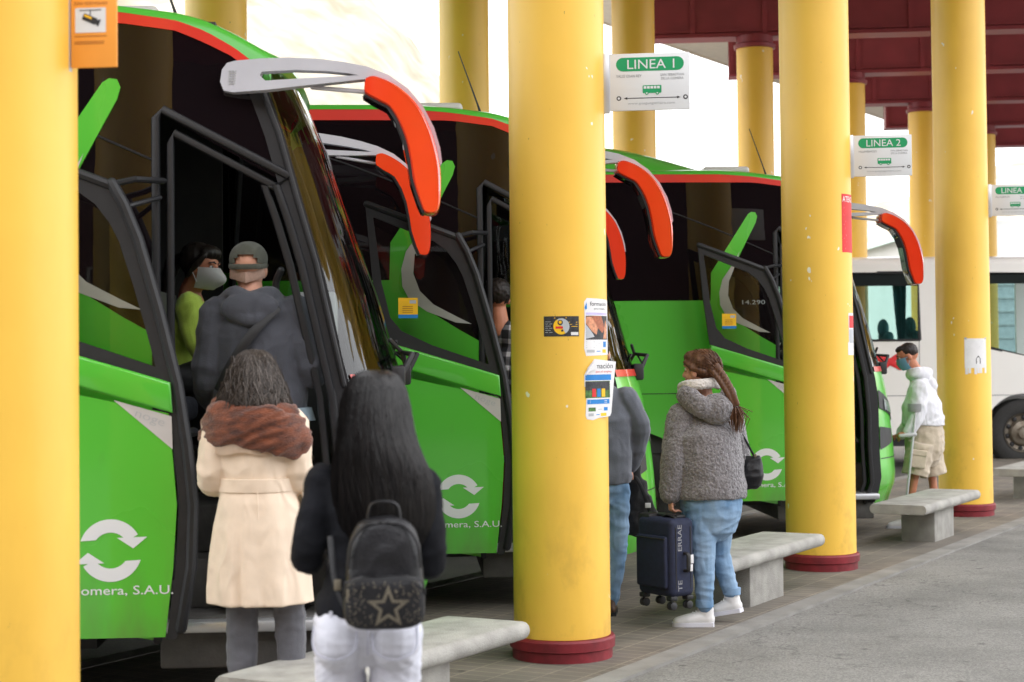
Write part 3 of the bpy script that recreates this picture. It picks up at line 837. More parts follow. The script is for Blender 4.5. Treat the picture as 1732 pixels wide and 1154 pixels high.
    # windscreen, front panel, bumper line, lamps, wipers
    bm = NB(); rs = []
    for i in range(25):
        row = []
        for j in range(33):
            t = -1 + 2 * j / 32
            ztop = 2.93 + .07 * (1 - t * t)
            row.append(Vector(front(t, 1.455 + (ztop - 1.455) * i / 24)))
        rs.append(row)
    rings(bm, rs, caps=False, closed=False)
    obj('windscreen', bm, M['wind'], T, smooth=180)
    def patch(name, t0, t1, z0, z1, m, d=0., nt2=24, nz2=14, par=T):
        b2 = NB()
        rings(b2, [[Vector(front(t0 + (t1 - t0) * j / nt2, (z0 if not callable(z0) else z0(j / nt2)) + ((z1 if not callable(z1) else z1(j / nt2)) - (z0 if not callable(z0) else z0(j / nt2))) * i / nz2)) + Vector((d, d * (t0 + t1) / 2, 0)) for j in range(nt2 + 1)] for i in range(nz2 + 1)], caps=False, closed=False)
        return obj(name, b2, m, par, smooth=180)
    patch('front_panel', -1, 1, .31, 1.455, M['green'])
    patch('front_stripe', -.985, .985, 1.455, 1.50, M['stripe'], .008, nz2=2)
    for s in (-1, 1):
        hl = patch('headlight', .99 * s, .45 * s, lambda k: 1.14 - .14 * k, lambda k: 1.30 - .20 * k, M['ink'], .006, 10, 6)
        patch('headlamp', .90 * s, .62 * s, lambda k: 1.125 - .06 * k, lambda k: 1.22 - .08 * k, M['headlamp'], .012, 6, 4, hl)
        patch('fog_lamp', .99 * s, .72 * s, lambda k: .78 + .06 * k, lambda k: .98 - .03 * k, M['ink'], .006, 8, 6)
    patch('bumper_seam', -.985, .985, .70, .708, M['rubber'], .005, nz2=1)
    for t in (-.55, .35):
        bm = NB(); a = Vector(front(t, 1.50)) + Vector((.05, 0, 0)); b = Vector(front(t + .28, 1.60)) + Vector((.045, 0, 0))
        c = Vector(front(t + .02, 1.66)) + Vector((.035, 0, 0)); d = Vector(front(t + .60, 1.54)) + Vector((.035, 0, 0))
        box(bm, a + Vector((-.02, 0, -.02)), (.07, .09, .11), bevel=.015)
        tube(bm, [a, a + Vector((.05, .05, .09)), b], [.016, .013, .011], n=8)
        tube(bm, [a + Vector((.02, .03, .02)), b + Vector((.01, -.05, .0))], .007, n=6)
        tube(bm, [c, (b + c) / 2, b, d], .011, n=6)
        obj('wiper', bm, M['ink'], T)
    # pillars and door surround
    for sd, nm in ((side, 'pillar'), (fside, 'pillar')):
        bm = NB(); zs = [sk + (2.90 - sk) * k / 24 for k in range(25)]
        rings(bm, [[Vector(sd(.004)(ud(z) + (up(z) + .004 - ud(z)) * j / 3, z)) for j in range(4)] for z in zs], caps=False, closed=False)
        obj(nm, bm, M['trim'], T)
    bm = NB()
    edge = [(ud(z), z) for z in (sk, .5, .8, 1.1, 1.4, 1.7, 2.0, 2.2)] + [(ud(2.36) - .01, 2.36)]
    tube(bm, [Vector(side(.006)(u, z)) for u, z in edge + [(-.565, 2.40), (-1.13, 2.70), (-1.16, 2.66), (-1.16, 1.6), (-1.16, sk)]], (.015, .020), n=8, ref=(0, 1, 0))
    tube(bm, [Vector(side(-.03)(u - .055, z)) for u, z in edge] + [Vector(side(-.03)(u, z)) for u, z in [(-.60, 2.34), (-1.085, 2.60), (-1.10, 2.55), (-1.10, 1.5), (-1.10, .6)]], (.010, .018), n=8, ref=(0, 1, 0))
    tube(bm, [Vector(side(.008)(up(z) - .02, z)) for z in (1.45, 1.7, 2.0, 2.3, 2.6, 2.85)], .013, n=8, ref=(0, 1, 0))
    obj('door_surround', bm, M['trim'], T)
    bm = NB(); box(bm, (-.72, .06, .385), (.86, .10, .05), bevel=.01); obj('door_sill', bm, M['alu'], T)
    # inside: steps, floor, partition, dashboard, seat
    bm = NB()
    for k in range(3):
        y0 = .10 + k * .26; z = .42 + .23 * k
        box(bm, (-.74, y0 + (2.4 - y0) / 2, z - .115 + .0), (.84 - .02 * k, 2.4 - y0, .23), bevel=.012)
    obj('entrance_step', bm, M['step'], T)
    bm = NB(); box(bm, (-5.5, 1.25, .93), (8.6, 2.38, .3)); box(bm, (-3.1, 1.25, 2.1), (.06, 2.3, 2.1)); box(bm, (-2.4, 1.25, 3.09), (3.0, 2.25, .04))
    box(bm, (-1.21, .50, .72), (.04, .75, .75)); box(bm, (-1.22, .62, 1.45), (.03, .9, .9))
    box(bm, (-1.9, 2.36, 1.42), (2.2, .03, 1.1)); box(bm, (-.68, 2.30, .95), (.7, .03, .95)); box(bm, (-2.3, .13, 1.9), (2.1, .03, 2.3)); box(bm, (-1.75, 2.32, 2.45), (1.3, .02, 1.2))
    obj('interior_lining', bm, M['inside'], T, smooth=0)
    bm = NB()
    fill(bm, [(-.33, .60), (-.33, 1.38), (-.40, 1.47), (-.62, 1.50), (-.72, 1.40), (-.62, 1.2), (-.55, .6)], lambda a, b: (a, .62, b), thick=1.70)
    box(bm, (-.60, 1.75, 1.52), (.26, .55, .12), bevel=.04)
    obj('dashboard', bm, M['inside'], T)
    bm = NB(); box(bm, (-.49, .92, 1.76), (.20, .24, .26), Matrix.Rotation(R(-8), 4, 'X'), bevel=.015); obj('ticket_machine', bm, M['white'], T)
    bm = NB()
    pts = [Vector((-.80 + .21 * math.cos(q) * .45, 1.80 + .21 * math.sin(q), 1.66 + .21 * math.cos(q) * .85)) for q in [2 * math.pi * k / 24 for k in range(25)]]
    tube(bm, pts, .014, n=8, ref=(1, 0, 0), dome=False); tube(bm, [(-.80, 1.80, 1.66), (-.66, 1.80, 1.52)], .025, n=8); tube(bm, [pts[6], pts[18]], .012, n=6)
    obj('steering_wheel', bm, M['rubber'], T)
    bm = NB(); box(bm, (-1.45, 1.80, 1.30), (.48, .50, .14), bevel=.05, seg=3); box(bm, (-1.72, 1.80, 1.68), (.14, .48, .72), Matrix.Rotation(R(-8), 4, 'Y'), bevel=.05, seg=3); box(bm, (-1.78, 1.80, 2.14), (.10, .28, .22), bevel=.04, seg=3)
    box(bm, (-1.45, 1.80, 1.1), (.30, .30, .3)); obj('driver_seat', bm, M['seatcloth'], T)
    bm = NB(); tube(bm, spline([side(-.10)(ud(2.0) - .10, 1.98), side(-.14)(ud(1.9) - .15, 1.85), side(-.14)(ud(1.3) - .17, 1.4), side(-.14)(ud(.9) - .16, 1.0), side(-.08)(ud(.7) - .09, .85)], 6), .017, n=8)
    obj('handrail', bm, M['trim'], T)
    # door, swung out and standing against the side
    rt = [(.57, 2.34), (.62, 2.25), (.68, 2.10), (.765, 1.80), (.845, 1.47), (.885, 1.2), (.91, .95), (.90, .68), (.855, .42)]
    outl = [(0, 2.56), (.085, 1.58), (.10, .45), (.13, .375), (.835, .375)] + rt[::-1]
    D = lambda d=0.: (lambda a, b: (-1.88 + a, -.22 - d, b))
    hole = [(.05, 2.46), (.42, 2.31), (.50, 2.25), (.56, 2.17), (.60, 2.09), (.66, 1.90), (.71, 1.72), (.755, 1.545), (.41, 1.665), (.22, 1.755), (.15, 1.84), (.115, 1.95)]
    dfr = NB(); fill(dfr, outl + [outl[0]] + [hole[0]] + hole[1:] + [hole[0]] if False else outl, D(0), None) if False else None
    # frame as strips round the pane
    ring_o = [(0, 2.56), (.40, 2.408), (.57, 2.34), (.62, 2.25), (.68, 2.10), (.73, 1.93), (.785, 1.72), (.845, 1.47), (.40, 1.60), (.095, 1.70), (.085, 1.75), (.04, 2.1)]
    ring_i = [(.05, 2.46), (.42, 2.31), (.50, 2.25), (.56, 2.17), (.60, 2.09), (.66, 1.90), (.71, 1.72), (.755, 1.545), (.41, 1.665), (.22, 1.755), (.15, 1.84), (.10, 2.05)]
    for dep, thick in ((.012, .03),):
        vo = [dfr.verts.new(D(dep)(*p)) for p in ring_o]; vi = [dfr.verts.new(D(dep)(*p)) for p in ring_i]
        wo = [dfr.verts.new(D(dep - thick)(*p)) for p in ring_o]; wi = [dfr.verts.new(D(dep - thick)(*p)) for p in ring_i]
        n = len(vo)
        for i in range(n):
            j = (i + 1) % n
            dfr.faces.new((vo[i], vo[j], vi[j], vi[i])); dfr.faces.new((wo[i], wo[j], wi[j], wi[i]))
            dfr.faces.new((vo[i], vo[j], wo[j], wo[i])); dfr.faces.new((vi[i], vi[j], wi[j], wi[i]))
    low = [(.845, 1.47), (.885, 1.2), (.91, .95), (.90, .68), (.855, .42), (.835, .375), (.795, .375), (.835, .68), (.85, .95), (.83, 1.2), (.80, 1.47)]
    fill(dfr, low, D(.012), None, thick=.03)
    tube(dfr, [Vector(D(.0)(*p)) for p in rt], (.026, .034), n=10, ref=(1, 0, 0))
    tube(dfr, [Vector(D(.006)(*p)) for p in [(.012, 2.54), (.40, 2.395), (.57, 2.33)]], .022, n=8)
    door = obj('door', dfr, M['rubber'], T, smooth=30)
    bm = NB(); fill(bm, hole, D(.004), None); obj('door_pane', bm, M['doorglass'], door)
    bm = NB(); fill(bm, [(.102, 1.50), (.10, .47), (.13, .385), (.79, .385), (.825, .68), (.842, .95), (.822, 1.2), (.81, 1.345)], D(.016), .3, thick=.03)
    t0 = [(.105, .47), (.13, .385), (.79, .385), (.805, .47)]
    obj('door_panel', bm, M['green'], door)
    bm = NB(); fill(bm, [(.095, 1.70), (.82, 1.479), (.828, 1.345), (.098, 1.56)], D(.018), None, thick=.05, tdir=(0, 1, 0))
    es = [e for e in bm.edges if all(v.co.y < -.235 for v in e.verts)]
    bmesh.ops.bevel(bm, geom=es, offset=.014, segments=3, affect='EDGES', profile=.5)
    bmesh.ops.translate(bm, vec=(0, -.016, 0), verts=[v for v in bm.verts if v.co.y < -.23])
    obj('door_rail', bm, M['green'], door)
    g = D(.0185)
    bm = NB(); fill(bm, [(.575, 1.405), (.822, 1.332), (.826, 1.19)], g, None, 0)
    write(bm, 'noge', .665, 1.335, .036, lambda a, b: tuple(Vector(D(.0195)(a, b))), mi=1, width=.13, rot=R(-21), bold=-.012)
    obj('maker_decal', bm, [M['silver'], M['lightink']], door, smooth=0)
    bm = NB(); cx, cz = .56, .745
    for s in (1, -1):
        arc = [(cx + s * .134 * math.cos(R(a)), cz + s * .134 * math.sin(R(a))) for a in range(162, 25, -6)]
        arc += [(cx + s * .077 * math.cos(R(a)), cz + s * .077 * math.sin(R(a))) for a in range(30, 149, 6)]
        fill(bm, arc, g, None)
        fill(bm, [(cx + s * .096, cz + s * .008), (cx + s * .027, cz + s * .054), (cx + s * .156, cz + s * .057)], D(.019), None)
    write(bm, 'GuaguaGomera, S.A.U.', .17, .556, .038, g, width=.655, bold=.004)
    obj('company_logo', bm, M['decal'], door, smooth=0)
    bm = NB(); fill(bm, rect(.20, 1.835, .32, 1.96), D(.006), None, 0); fill(bm, rect(.20, 1.835, .32, 1.857), D(.007), None, 1); fill(bm, rect(.27, 1.925, .31, 1.945), D(.007), None, 2)
    for i in range(4): fill(bm, rect(.225, 1.87 + i * .012, .29, 1.873 + i * .012), D(.007), None, 3)
    obj('sticker', bm, [M['yelprint'], M['blueprint'], M['greyprint'], M['brownink']], door, smooth=0)
    for pts, r in (([D(-.02)(.52, 2.33), D(-.06)(.66, 2.365), (-1.12, .02, 2.375)], .014), ([D(-.02)(.62, 2.24), (-1.14, .02, 2.30)], .012),
                   ([D(-.02)(.82, .95), (-1.0, .08, .95)], .022), ([D(-.02)(.80, 1.25), (-1.0, .08, 1.25)], .022)):
        bm = NB(); tube(bm, pts, r, n=8); obj('door_arm', bm, M['trim'], T)
    # mirrors
    def mloc(x, y):
        p = at(x, y, 7.55); return (p.x + .43, p.z)
    o_arm = [(358, 133), (361, 112), (370, 100), (384, 96), (430, 95), (480, 97), (530, 102), (575, 110), (615, 120), (652, 136), (684, 160), (710, 192), (728, 228), (738, 262), (741, 285), (738, 290),
             (727, 262), (712, 226), (693, 194), (668, 166), (640, 147), (612, 137), (585, 130), (545, 124), (490, 119), (432, 118), (428, 124), (438, 134), (495, 134), (560, 134), (612, 134), (614, 141), (560, 144), (500, 147), (440, 150), (380, 151), (364, 148)]
    hous = [(612, 141), (626, 137), (650, 146), (676, 163), (700, 188), (718, 220), (731, 258), (739, 300), (739, 345), (735, 366), (727, 373), (711, 370), (703, 352), (692, 318), (687, 285), (680, 250), (668, 218), (652, 192), (630, 180), (612, 168), (610, 155)]
    inner = [(612, 168), (630, 180), (652, 192), (668, 218), (680, 250), (687, 285), (692, 318), (703, 352), (711, 370)]
    u0, u1 = mloc(400, 120)[0], mloc(740, 300)[0]
    def mv(u, far):
        k = min(1, max(0, (u - u0) / (u1 - u0)))
        v = .07 - .36 * k ** .8
        return 2.5 - v if far else v
    for far in (False, True):
        sgn = -1 if far else 1
        bm = NB(); fill(bm, [mloc(*p) for p in o_arm], lambda a, b: (a, mv(a, far) - .05 * sgn, b), None, thick=.075 * sgn)
        bmesh.ops.bevel(bm, geom=[e for e in bm.edges if abs(e.verts[0].co.y - e.verts[1].co.y) < .04 and len(e.link_faces) == 2 and e.calc_face_angle(0) > 1.0], offset=.008, segments=2, affect='EDGES')
        tube(bm, [(mloc(520, 148)[0], mv(mloc(520, 148)[0], far), mloc(520, 148)[1]), (mloc(612, 160)[0], mv(mloc(612, 160)[0], far), mloc(612, 160)[1])], .010, n=8)
        arm = obj('mirror_arm', bm, M['armgrey'], T, smooth=50)
        if not far: arm['near'] = 1
        bm = NB(); x0, z0 = mloc(375, 128)
        for i in range(6):
            for j in range(3): box(bm, (x0 + j * .014, mv(x0, far) - .052 * sgn, z0 - .02 + i * .011), (.010, .004, .006))
        obj('vent', bm, M['lightink'], arm, smooth=0)
        # the shell: rounded section along the curve
        bm = NB(); H0 = [mloc(*p) for p in hous]
        cxh = sum(p[0] for p in H0) / len(H0); 
        lev = [(-.095, .80), (-.085, .90), (-.06, .98), (-.02, 1.), (.06, 1.), (.085, .96), (.095, .90)]
        mid = [mloc(*p) for p in [(618, 154), (640, 163), (664, 186), (686, 216), (700, 248), (710, 288), (716, 330), (722, 360)]]
        def nearest(p):
            best = None
            for a, b in zip(mid[:-1], mid[1:]):
                dx, dz = b[0] - a[0], b[1] - a[1]; t = max(0, min(1, ((p[0] - a[0]) * dx + (p[1] - a[1]) * dz) / (dx * dx + dz * dz)))
                q = (a[0] + dx * t, a[1] + dz * t); d = math.hypot(p[0] - q[0], p[1] - q[1])
                if best is None or d < best[0]: best = (d, q)
            return best[1]
        rs = []
        hs = [(p.x, p.z) for p in spline([(p[0], 0, p[1]) for p in H0 + H0[:1]], 3)[:-1]]
        for dv, sc in lev:
            rs.append([Vector((nearest(p)[0] + (p[0] - nearest(p)[0]) * sc, mv(p[0], far) - .01 * sgn + dv * sgn, nearest(p)[1] + (p[1] - nearest(p)[1]) * sc)) for p in hs])
        rings(bm, rs, caps=False)
        fill(bm, [(p.x, p.z) for p in rs[0]], lambda a, b: (a, mv(a, far) - .01 * sgn - .095 * sgn, b)); fill(bm, [(p.x, p.z) for p in rs[-1]], lambda a, b: (a, mv(a, far) - .01 * sgn + .095 * sgn, b))
        sh = obj('mirror_shell', bm, M['mirror_red'], arm, smooth=70)
        inn = [mloc(*p) for p in inner]
        for nm, seg_, m_ in (('mirror_glass', inn[0:4], M['mirrorglass']), ('mirror_glass', inn[4:], M['mirrorglass'])):
            bm = NB()
            rings(bm, [[Vector((p[0] - .012, mv(p[0], far) + dv, p[1] - .006)) for dv in (-.07, 0, .07)] for p in seg_], caps=False, closed=False)
            obj(nm, bm, m_, sh)
        bm = NB(); rings(bm, [[Vector((p[0] - .008, mv(p[0], far) + dv, p[1] - .004)) for dv in (-.085, 0, .085)] + [Vector((p[0] + .006, mv(p[0], far) + .085, p[1])), Vector((p[0] + .006, mv(p[0], far) - .085, p[1]))] for p in inn]); obj('mirror_bezel', bm, M['rubber'], sh)
    # wheels
    for u in (-2.45, -8.35):
        for y, s in ((.06, 1), (2.44, -1)):
            bm = NB(); n = 48
            prof = [(.26, .03), (.31, 0), (.44, 0), (.485, .03), (.50, .08), (.50, .22), (.485, .27), (.3, .28)]
            rings(bm, [[Vector((u + q * math.cos(2 * math.pi * i / n), y + d * s, .38 + q * math.sin(2 * math.pi * i / n))) for i in range(n)] for q, d in prof], caps=False)
            wh = obj('wheel', bm, M['tyre'], T)
            bm = NB(); prof = [(.30, .012), (.28, .02), (.26, .06), (.20, .09), (.17, .02), (.11, .01), (.09, -.02), (.005, -.025)]
            rings(bm, [[Vector((u + q * math.cos(2 * math.pi * i / n), y + d * s, .38 + q * math.sin(2 * math.pi * i / n))) for i in range(n)] for q, d in prof], caps=False)
            for i in range(10):
                a = 2 * math.pi * i / 10
                ell(bm, (u + .228 * math.cos(a), y + .075 * s, .38 + .228 * math.sin(a)), (.03, .02, .03), seg=8, mi=1)
            obj('rim', bm, [M['rim'], M['ink']], wh)
    bm = NB(); box(bm, (-6.5, 1.25, .40), (10.0, 1.6, .34)); box(bm, (-.9, 1.25, .36), (1.2, 2.0, .10)); obj('underframe', bm, M['ink'], T, smooth=0)
    return T

HD = R(3.5)
bus0 = make_bus()
buses = [((-.43, 7.80, .02), 'nearest green coach, its open door showing a woman driver and boarding passengers', 0),
         ((.963, 11.03, 0), 'middle green coach, a man in a checked shirt standing in its doorway', .0),
         ((3.43, 14.95, -.03), 'farthest green coach, whose side fills the gap beyond the suitcase woman', .55)]
for k, (loc, lab, ac) in enumerate(buses):
    b = bus0 if k == 0 else copy_tree(bus0)
    b.location = loc; b.rotation_euler.z = HD
    tag(b, lab, 'coach', 'green coaches in the bays')
    for ch in list(b.children):
        if k < 2 and ch.name.startswith('side_glass'):
            for g in list(ch.children):
                if g.name.startswith('lettering') and k == 1: bpy.data.objects.remove(g)
        if ch.name.startswith('mirror_arm') and k > 0 and ch.get('near'): ch.location.x = -.10
        if ch.name.startswith('roof_fairing'): ch.location.x = (-1.2, -.35, .45)[k]
        if ch.name.startswith('door.') or ch.name == 'door':
            for g in ch.children:
                if g.name.startswith('company_logo'): g.location.z = (.015, -.01, -.055)[k]

for ch in bus0.children:
    for g in list(ch.children):
        if g.name.startswith('lettering'): bpy.data.objects.remove(g)

# ------------------------------------------------------------------ white coach far right
M['cream'] = mat('cream_white_paint', (.90, .885, .85), rough=.3, var=.02, vscale=1, coat=.5)
M['teal'] = mat('teal_curtain', (.05, .21, .22), rough=.85, var=.3, vscale=9, stretch=(6, 6, .3))
M['tealglass'] = glass('tinted_window_glass', (.45, .62, .60)); M['clear'] = glass('clear_window_glass', (.80, .90, .88))
def white_coach():
    T = thing('coach', 'cream white coach parked far behind at the right, with curtained windows', 'coach', (9.95, 25.7, -.10), HD)
    arch = [(-2.45 + .60 * math.cos(R(a)), .46 + .60 * math.sin(R(a))) for a in range(176, 3, -8)]
    sk = .35; top = 2.98
    w1 = [(-3.98, 1.86), (-3.98, 2.86), (-7.4, 2.86), (-7.4, 1.86)]
    w2 = [(-3.15, 1.78), (-1.0, 1.28), (-1.0, 2.83), (-3.32, 2.85), (-3.40, 2.78), (-3.40, 1.90), (-3.30, 1.80)]
    S = lambda d=0: (lambda u, z: (u, .02 - d + max(0, z - 1.9) * .05, z))
    bm = NB()
    low = [(-11.6, sk)] + [(p[0], max(p[1], sk)) for p in arch] + [(-.3, sk), (-.05, .8), (-.15, 1.4), (-1.0, 1.28), (-3.15, 1.78), (-3.30, 1.80), (-3.40, 1.90), (-3.40, 2.78), (-3.32, 2.85), (-1.0, 2.83), (-.75, 2.83), (-.9, top), (-11.6, top), (-11.6, 2.86), (-7.4, 2.86), (-3.98, 2.86), (-3.98, 1.86), (-7.4, 1.86), (-11.6, 1.86)]
    fill(bm, low, S(), .4, thick=.04)
    fill(bm, [(-11.6, sk), (-.3, sk), (-.05, .8), (-.15, 1.4), (-.6, 1.6), (-11.6, 1.6)], lambda u, z: (u, 2.5, z), .6)
    obj('side_panel', bm, M['cream'], T, smooth=25)
    bm = NB(); rs = []
    for i in range(9):
        u = -11.6 + (10.8) * i / 8
        rs.append([Vector((u - (.12 if i == 8 else 0), 1.25 - (1.17 + .0) * math.cos(math.pi * j / 16), top - .02 + .17 * math.sin(math.pi * j / 16) ** .6)) for j in range(17)])
    rings(bm, rs, caps=False, closed=False); obj('roof', bm, M['cream'], T, smooth=60)
    bm = NB(); fill(bm, [(-11.6, 1.08), (-.1, 1.02), (-.1, 1.03), (-11.6, 1.09)], S(.003)); fill(bm, rect(-4.0, .5, -3.99, 1.86), S(.003)); obj('panel_seam', bm, M['greyink'], T)
    for wv in (w1, w2):
        bm = NB(); fill(bm, wv, S(-.018), None); fr = obj('window', bm, M['clear'], T)
        bm = NB(); tube(bm, [Vector(S(-.01)(*p)) for p in wv + wv[:1]], (.03, .018), n=6, ref=(1, 0, 0), dome=False); obj('window_frame', bm, M['ink'], fr)
    bm = NB(); fill(bm, rect(-7.4, 2.66, -3.98, 2.85), S(-.05)); fill(bm, rect(-3.4, 2.68, -1.0, 2.84), S(-.05)); obj('pelmet', bm, M['ink'], T)
    for u, wd in ((-4.22, .22), (-5.35, .85), (-3.05, .16), (-6.9, .5)):
        bm = NB()
        rings(bm, [[Vector((u + (wd * (.5 - .30 * (1 - z) ** 1.5)) * (2 * j / 24 - 1) + .1 * wd * (1 - z), .22 + .03 * math.sin(j * 1.9), 1.75 + z * 1.05)) for j in range(25)] for z in [k / 10 for k in range(11)]], caps=False, closed=False)
        obj('curtain', bm, M['teal'], T)
    for k, u in enumerate((-3.0, -3.9, -4.75, -5.6, -6.4)):
        for y in (.5, 1.95):
            bm = NB(); box(bm, (u, y, 1.65), (.14, .5, .72), Matrix.Rotation(R(-10), 4, 'Y'), bevel=.06, seg=3); ell(bm, (u - .09, y, 2.06), (.08, .19, .15)); obj('passenger_seat', bm, M['teal'], T)
    for u, z0, z1 in ((-7.5, 1.6, 2.95), (-4.5, 1.6, 2.95), (-1.6, 1.6, 2.95)):
        bm = NB(); box(bm, (u, 2.45, (z0 + z1) / 2), (.16, .06, z1 - z0)); obj('pillar', bm, M['cream'], T)
    bm = NB(); fill(bm, rect(-11.5, 1.6, -.9, 2.95), lambda u, z: (u, 2.47, z)); obj('window', bm, M['tealglass'], T)
    bm = NB(); box(bm, (-6, 1.25, 1.2), (11, 2.3, .1)); obj('floor', bm, M['ink'], T)
    bm = NB(); tube(bm, [(-4.9, .018, 1.30), (-4.6, .015, 1.42), (-4.33, .015, 1.62)], [.03, .05, .04], n=8, ref=(0, 1, 0)); tube(bm, [(-4.75, .016, 1.62), (-4.5, .015, 1.58), (-4.28, .015, 1.46)], [.03, .05, .04], n=8, ref=(0, 1, 0))
    for v in bm.verts: v.co.y = .012 + (v.co.y - .012) * .12
    obj('red_emblem', bm, M['redprint'], T)
    bm = NB(); n = 48; u, y = -2.45, .06
    prof = [(.26, .03), (.31, 0), (.44, 0), (.485, .03), (.50, .08), (.50, .22), (.3, .28)]
    rings(bm, [[Vector((u + q * math.cos(2 * math.pi * i / n), y + d, .48 + q * math.sin(2 * math.pi * i / n))) for i in range(n)] for q, d in prof], caps=False)
    wh = obj('wheel', bm, M['tyre'], T)
    bm = NB(); prof = [(.285, .0), (.27, .02), (.25, .05), (.20, .06), (.17, .0), (.10, -.02), (.08, -.05), (.005, -.055)]
    rings(bm, [[Vector((u + q * math.cos(2 * math.pi * i / n), y + d, .48 + q * math.sin(2 * math.pi * i / n))) for i in range(n)] for q, d in prof], caps=False)
    for i in range(10):
        a = 2 * math.pi * i / 10 + .2; ell(bm, (u + .228 * math.cos(a), y + .05, .48 + .228 * math.sin(a)), (.036, .02, .036), seg=10, mi=1)
    obj('rim', bm, [M['rim'], M['ink']], wh)
    bm = NB(); box(bm, (-6.2, 1.3, .55), (11, 2.2, .5)); obj('underframe', bm, M['ink'], T, smooth=0)
    return T
white_coach()

# ------------------------------------------------------------------ buildings round the yard
M['wallw'] = mat('pale_render_wall', (.66, .66, .64), rough=.9, var=.06, vscale=.4)
M['roofpale'] = mat('pale_green_sheet_roof', (.46, .60, .55), rough=.6, var=.06, vscale=.5)
t = thing('warehouse', 'long pale building with a light green gabled roof beyond the white coach', 'building', (22, 62, 0))
bm = NB(); box(bm, (0, 0, 2.8), (16, 14, 5.8)); obj('wall', bm, M['wallw'], t, smooth=0)
bm = NB(); fill(bm, [(-8.4, 5.5), (0, 8.0), (8.4, 5.5), (8.4, 5.75), (0, 8.3), (-8.4, 5.75)], lambda a, b: (a, -7.4, b), thick=14.8); obj('roof', bm, M['roofpale'], t, smooth=0)
for x in (-6, -2.2, 1.6, 5.4):
    bm = NB(); box(bm, (x, -7.05, 2.0), (2.6, .12, 3.9)); d = obj('shutter_door', bm, M['greyprint'], t, smooth=0)
    bm = NB()
    for k in range(9): box(bm, (x, -7.13, .3 + k * .42), (2.5, .04, .05))
    obj('slat', bm, M['lightink'], d, smooth=0)
t = thing('station_building', 'long dark red station building across the road, behind the camera', 'building', (0, -16, 0))
M['darkred'] = mat('dark_red_facade', (.045, .016, .018), rough=.8, var=.3, vscale=.5)
bm = NB(); box(bm, (0, -4, 4.6), (90, 8, 9.4)); obj('wall', bm, M['darkred'], t, smooth=0)
bm = NB(); box(bm, (0, 1.2, 9.5), (91, 12, .6)); obj('roof', bm, M['girder'], t, smooth=0)
for k in range(9):
    bm = NB(); box(bm, (-40 + k * 10, .04, 2.4), (5.5, .1, 3.0)); f = obj('window', bm, M['darkglass'], t, smooth=0)
    bm = NB()
    for dx in (-2.75, 0, 2.75): box(bm, (-40 + k * 10 + dx, .1, 2.4), (.1, .08, 3.1))
    for dz in (.9, 3.9): box(bm, (-40 + k * 10, .12, dz), (5.6, .08, .1))
    obj('frame', bm, M['lightink'], f, smooth=0)

# ------------------------------------------------------------------ people
V = Vector
def skinmat(name, c):
    m = mat(name, c, rough=.5, var=.08, vscale=18, bump=.05, bscale=200)
    b = m.node_tree.nodes['Principled BSDF']; b.inputs['Subsurface Weight'].default_value = .08; b.inputs['Subsurface Radius'].default_value = (.02, .008, .004)
    return m
M['skin'] = skinmat('fair_skin', srgb(205, 150, 125)); M['skin_tan'] = skinmat('tanned_skin', srgb(186, 122, 92))
def creases(m, scale=9., strength=.55, stretch=(1, 1, .55)):
    """soft cloth creases on top of the weave"""
    n = m.node_tree.nodes; l = m.node_tree.links; b = n['Principled BSDF']
    tcn = n.new('ShaderNodeTexCoord'); mp = n.new('ShaderNodeMapping'); mp.inputs['Scale'].default_value = stretch; mp.inputs['Rotation'].default_value = (.3, .5, .2)
    l.new(tcn.outputs['Object'], mp.inputs['Vector'])
    z = n.new('ShaderNodeTexNoise'); z.inputs['Scale'].default_value = scale; z.inputs['Detail'].default_value = 4; z.inputs['Distortion'].default_value = 1.2
    z.noise_type = 'RIDGED_MULTIFRACTAL'; z.normalize = True
    l.new(mp.outputs['Vector'], z.inputs['Vector'])
    bp = n.new('ShaderNodeBump'); bp.inputs['Strength'].default_value = strength; bp.inputs['Distance'].default_value = .02
    l.new(z.outputs['Fac'], bp.inputs['Height'])
    old = b.inputs['Normal'].links[0].from_socket if b.inputs['Normal'].links else None
    if old: l.new(old, bp.inputs['Normal'])
    l.new(bp.outputs['Normal'], b.inputs['Normal'])
    return m
def cloth(name, c, var=.15, vs_=14., bump=.3, bs=220., sheen=.2, fold=.45, **k):
    return creases(mat(name, c, rough=.88, var=var, vscale=vs_, bump=bump, bscale=bs, sheen=sheen, **k), strength=fold)
def hairmat(name, c, c2, rough=.38):
    m = mat(name, c, rough=rough, col2=c2, vscale=1., bump=.25, bscale=1.6, stretch=(90, 90, 3.5), spec=.28)
    m.node_tree.nodes['Principled BSDF'].inputs['Anisotropic'].default_value = .6
    return m

class Fig:
    def __init__(s, label, px, Y, gz=0., yaw=0., group=None):
        p = at(px, 700, Y); s.Y = Y
        s.o = thing('person', label, 'person', (p.x, Y, gz), 0, group); s.root = V((p.x, Y, gz))
    def P(s, x, y, dy=0.): return at(x, y, s.Y + dy) - s.root

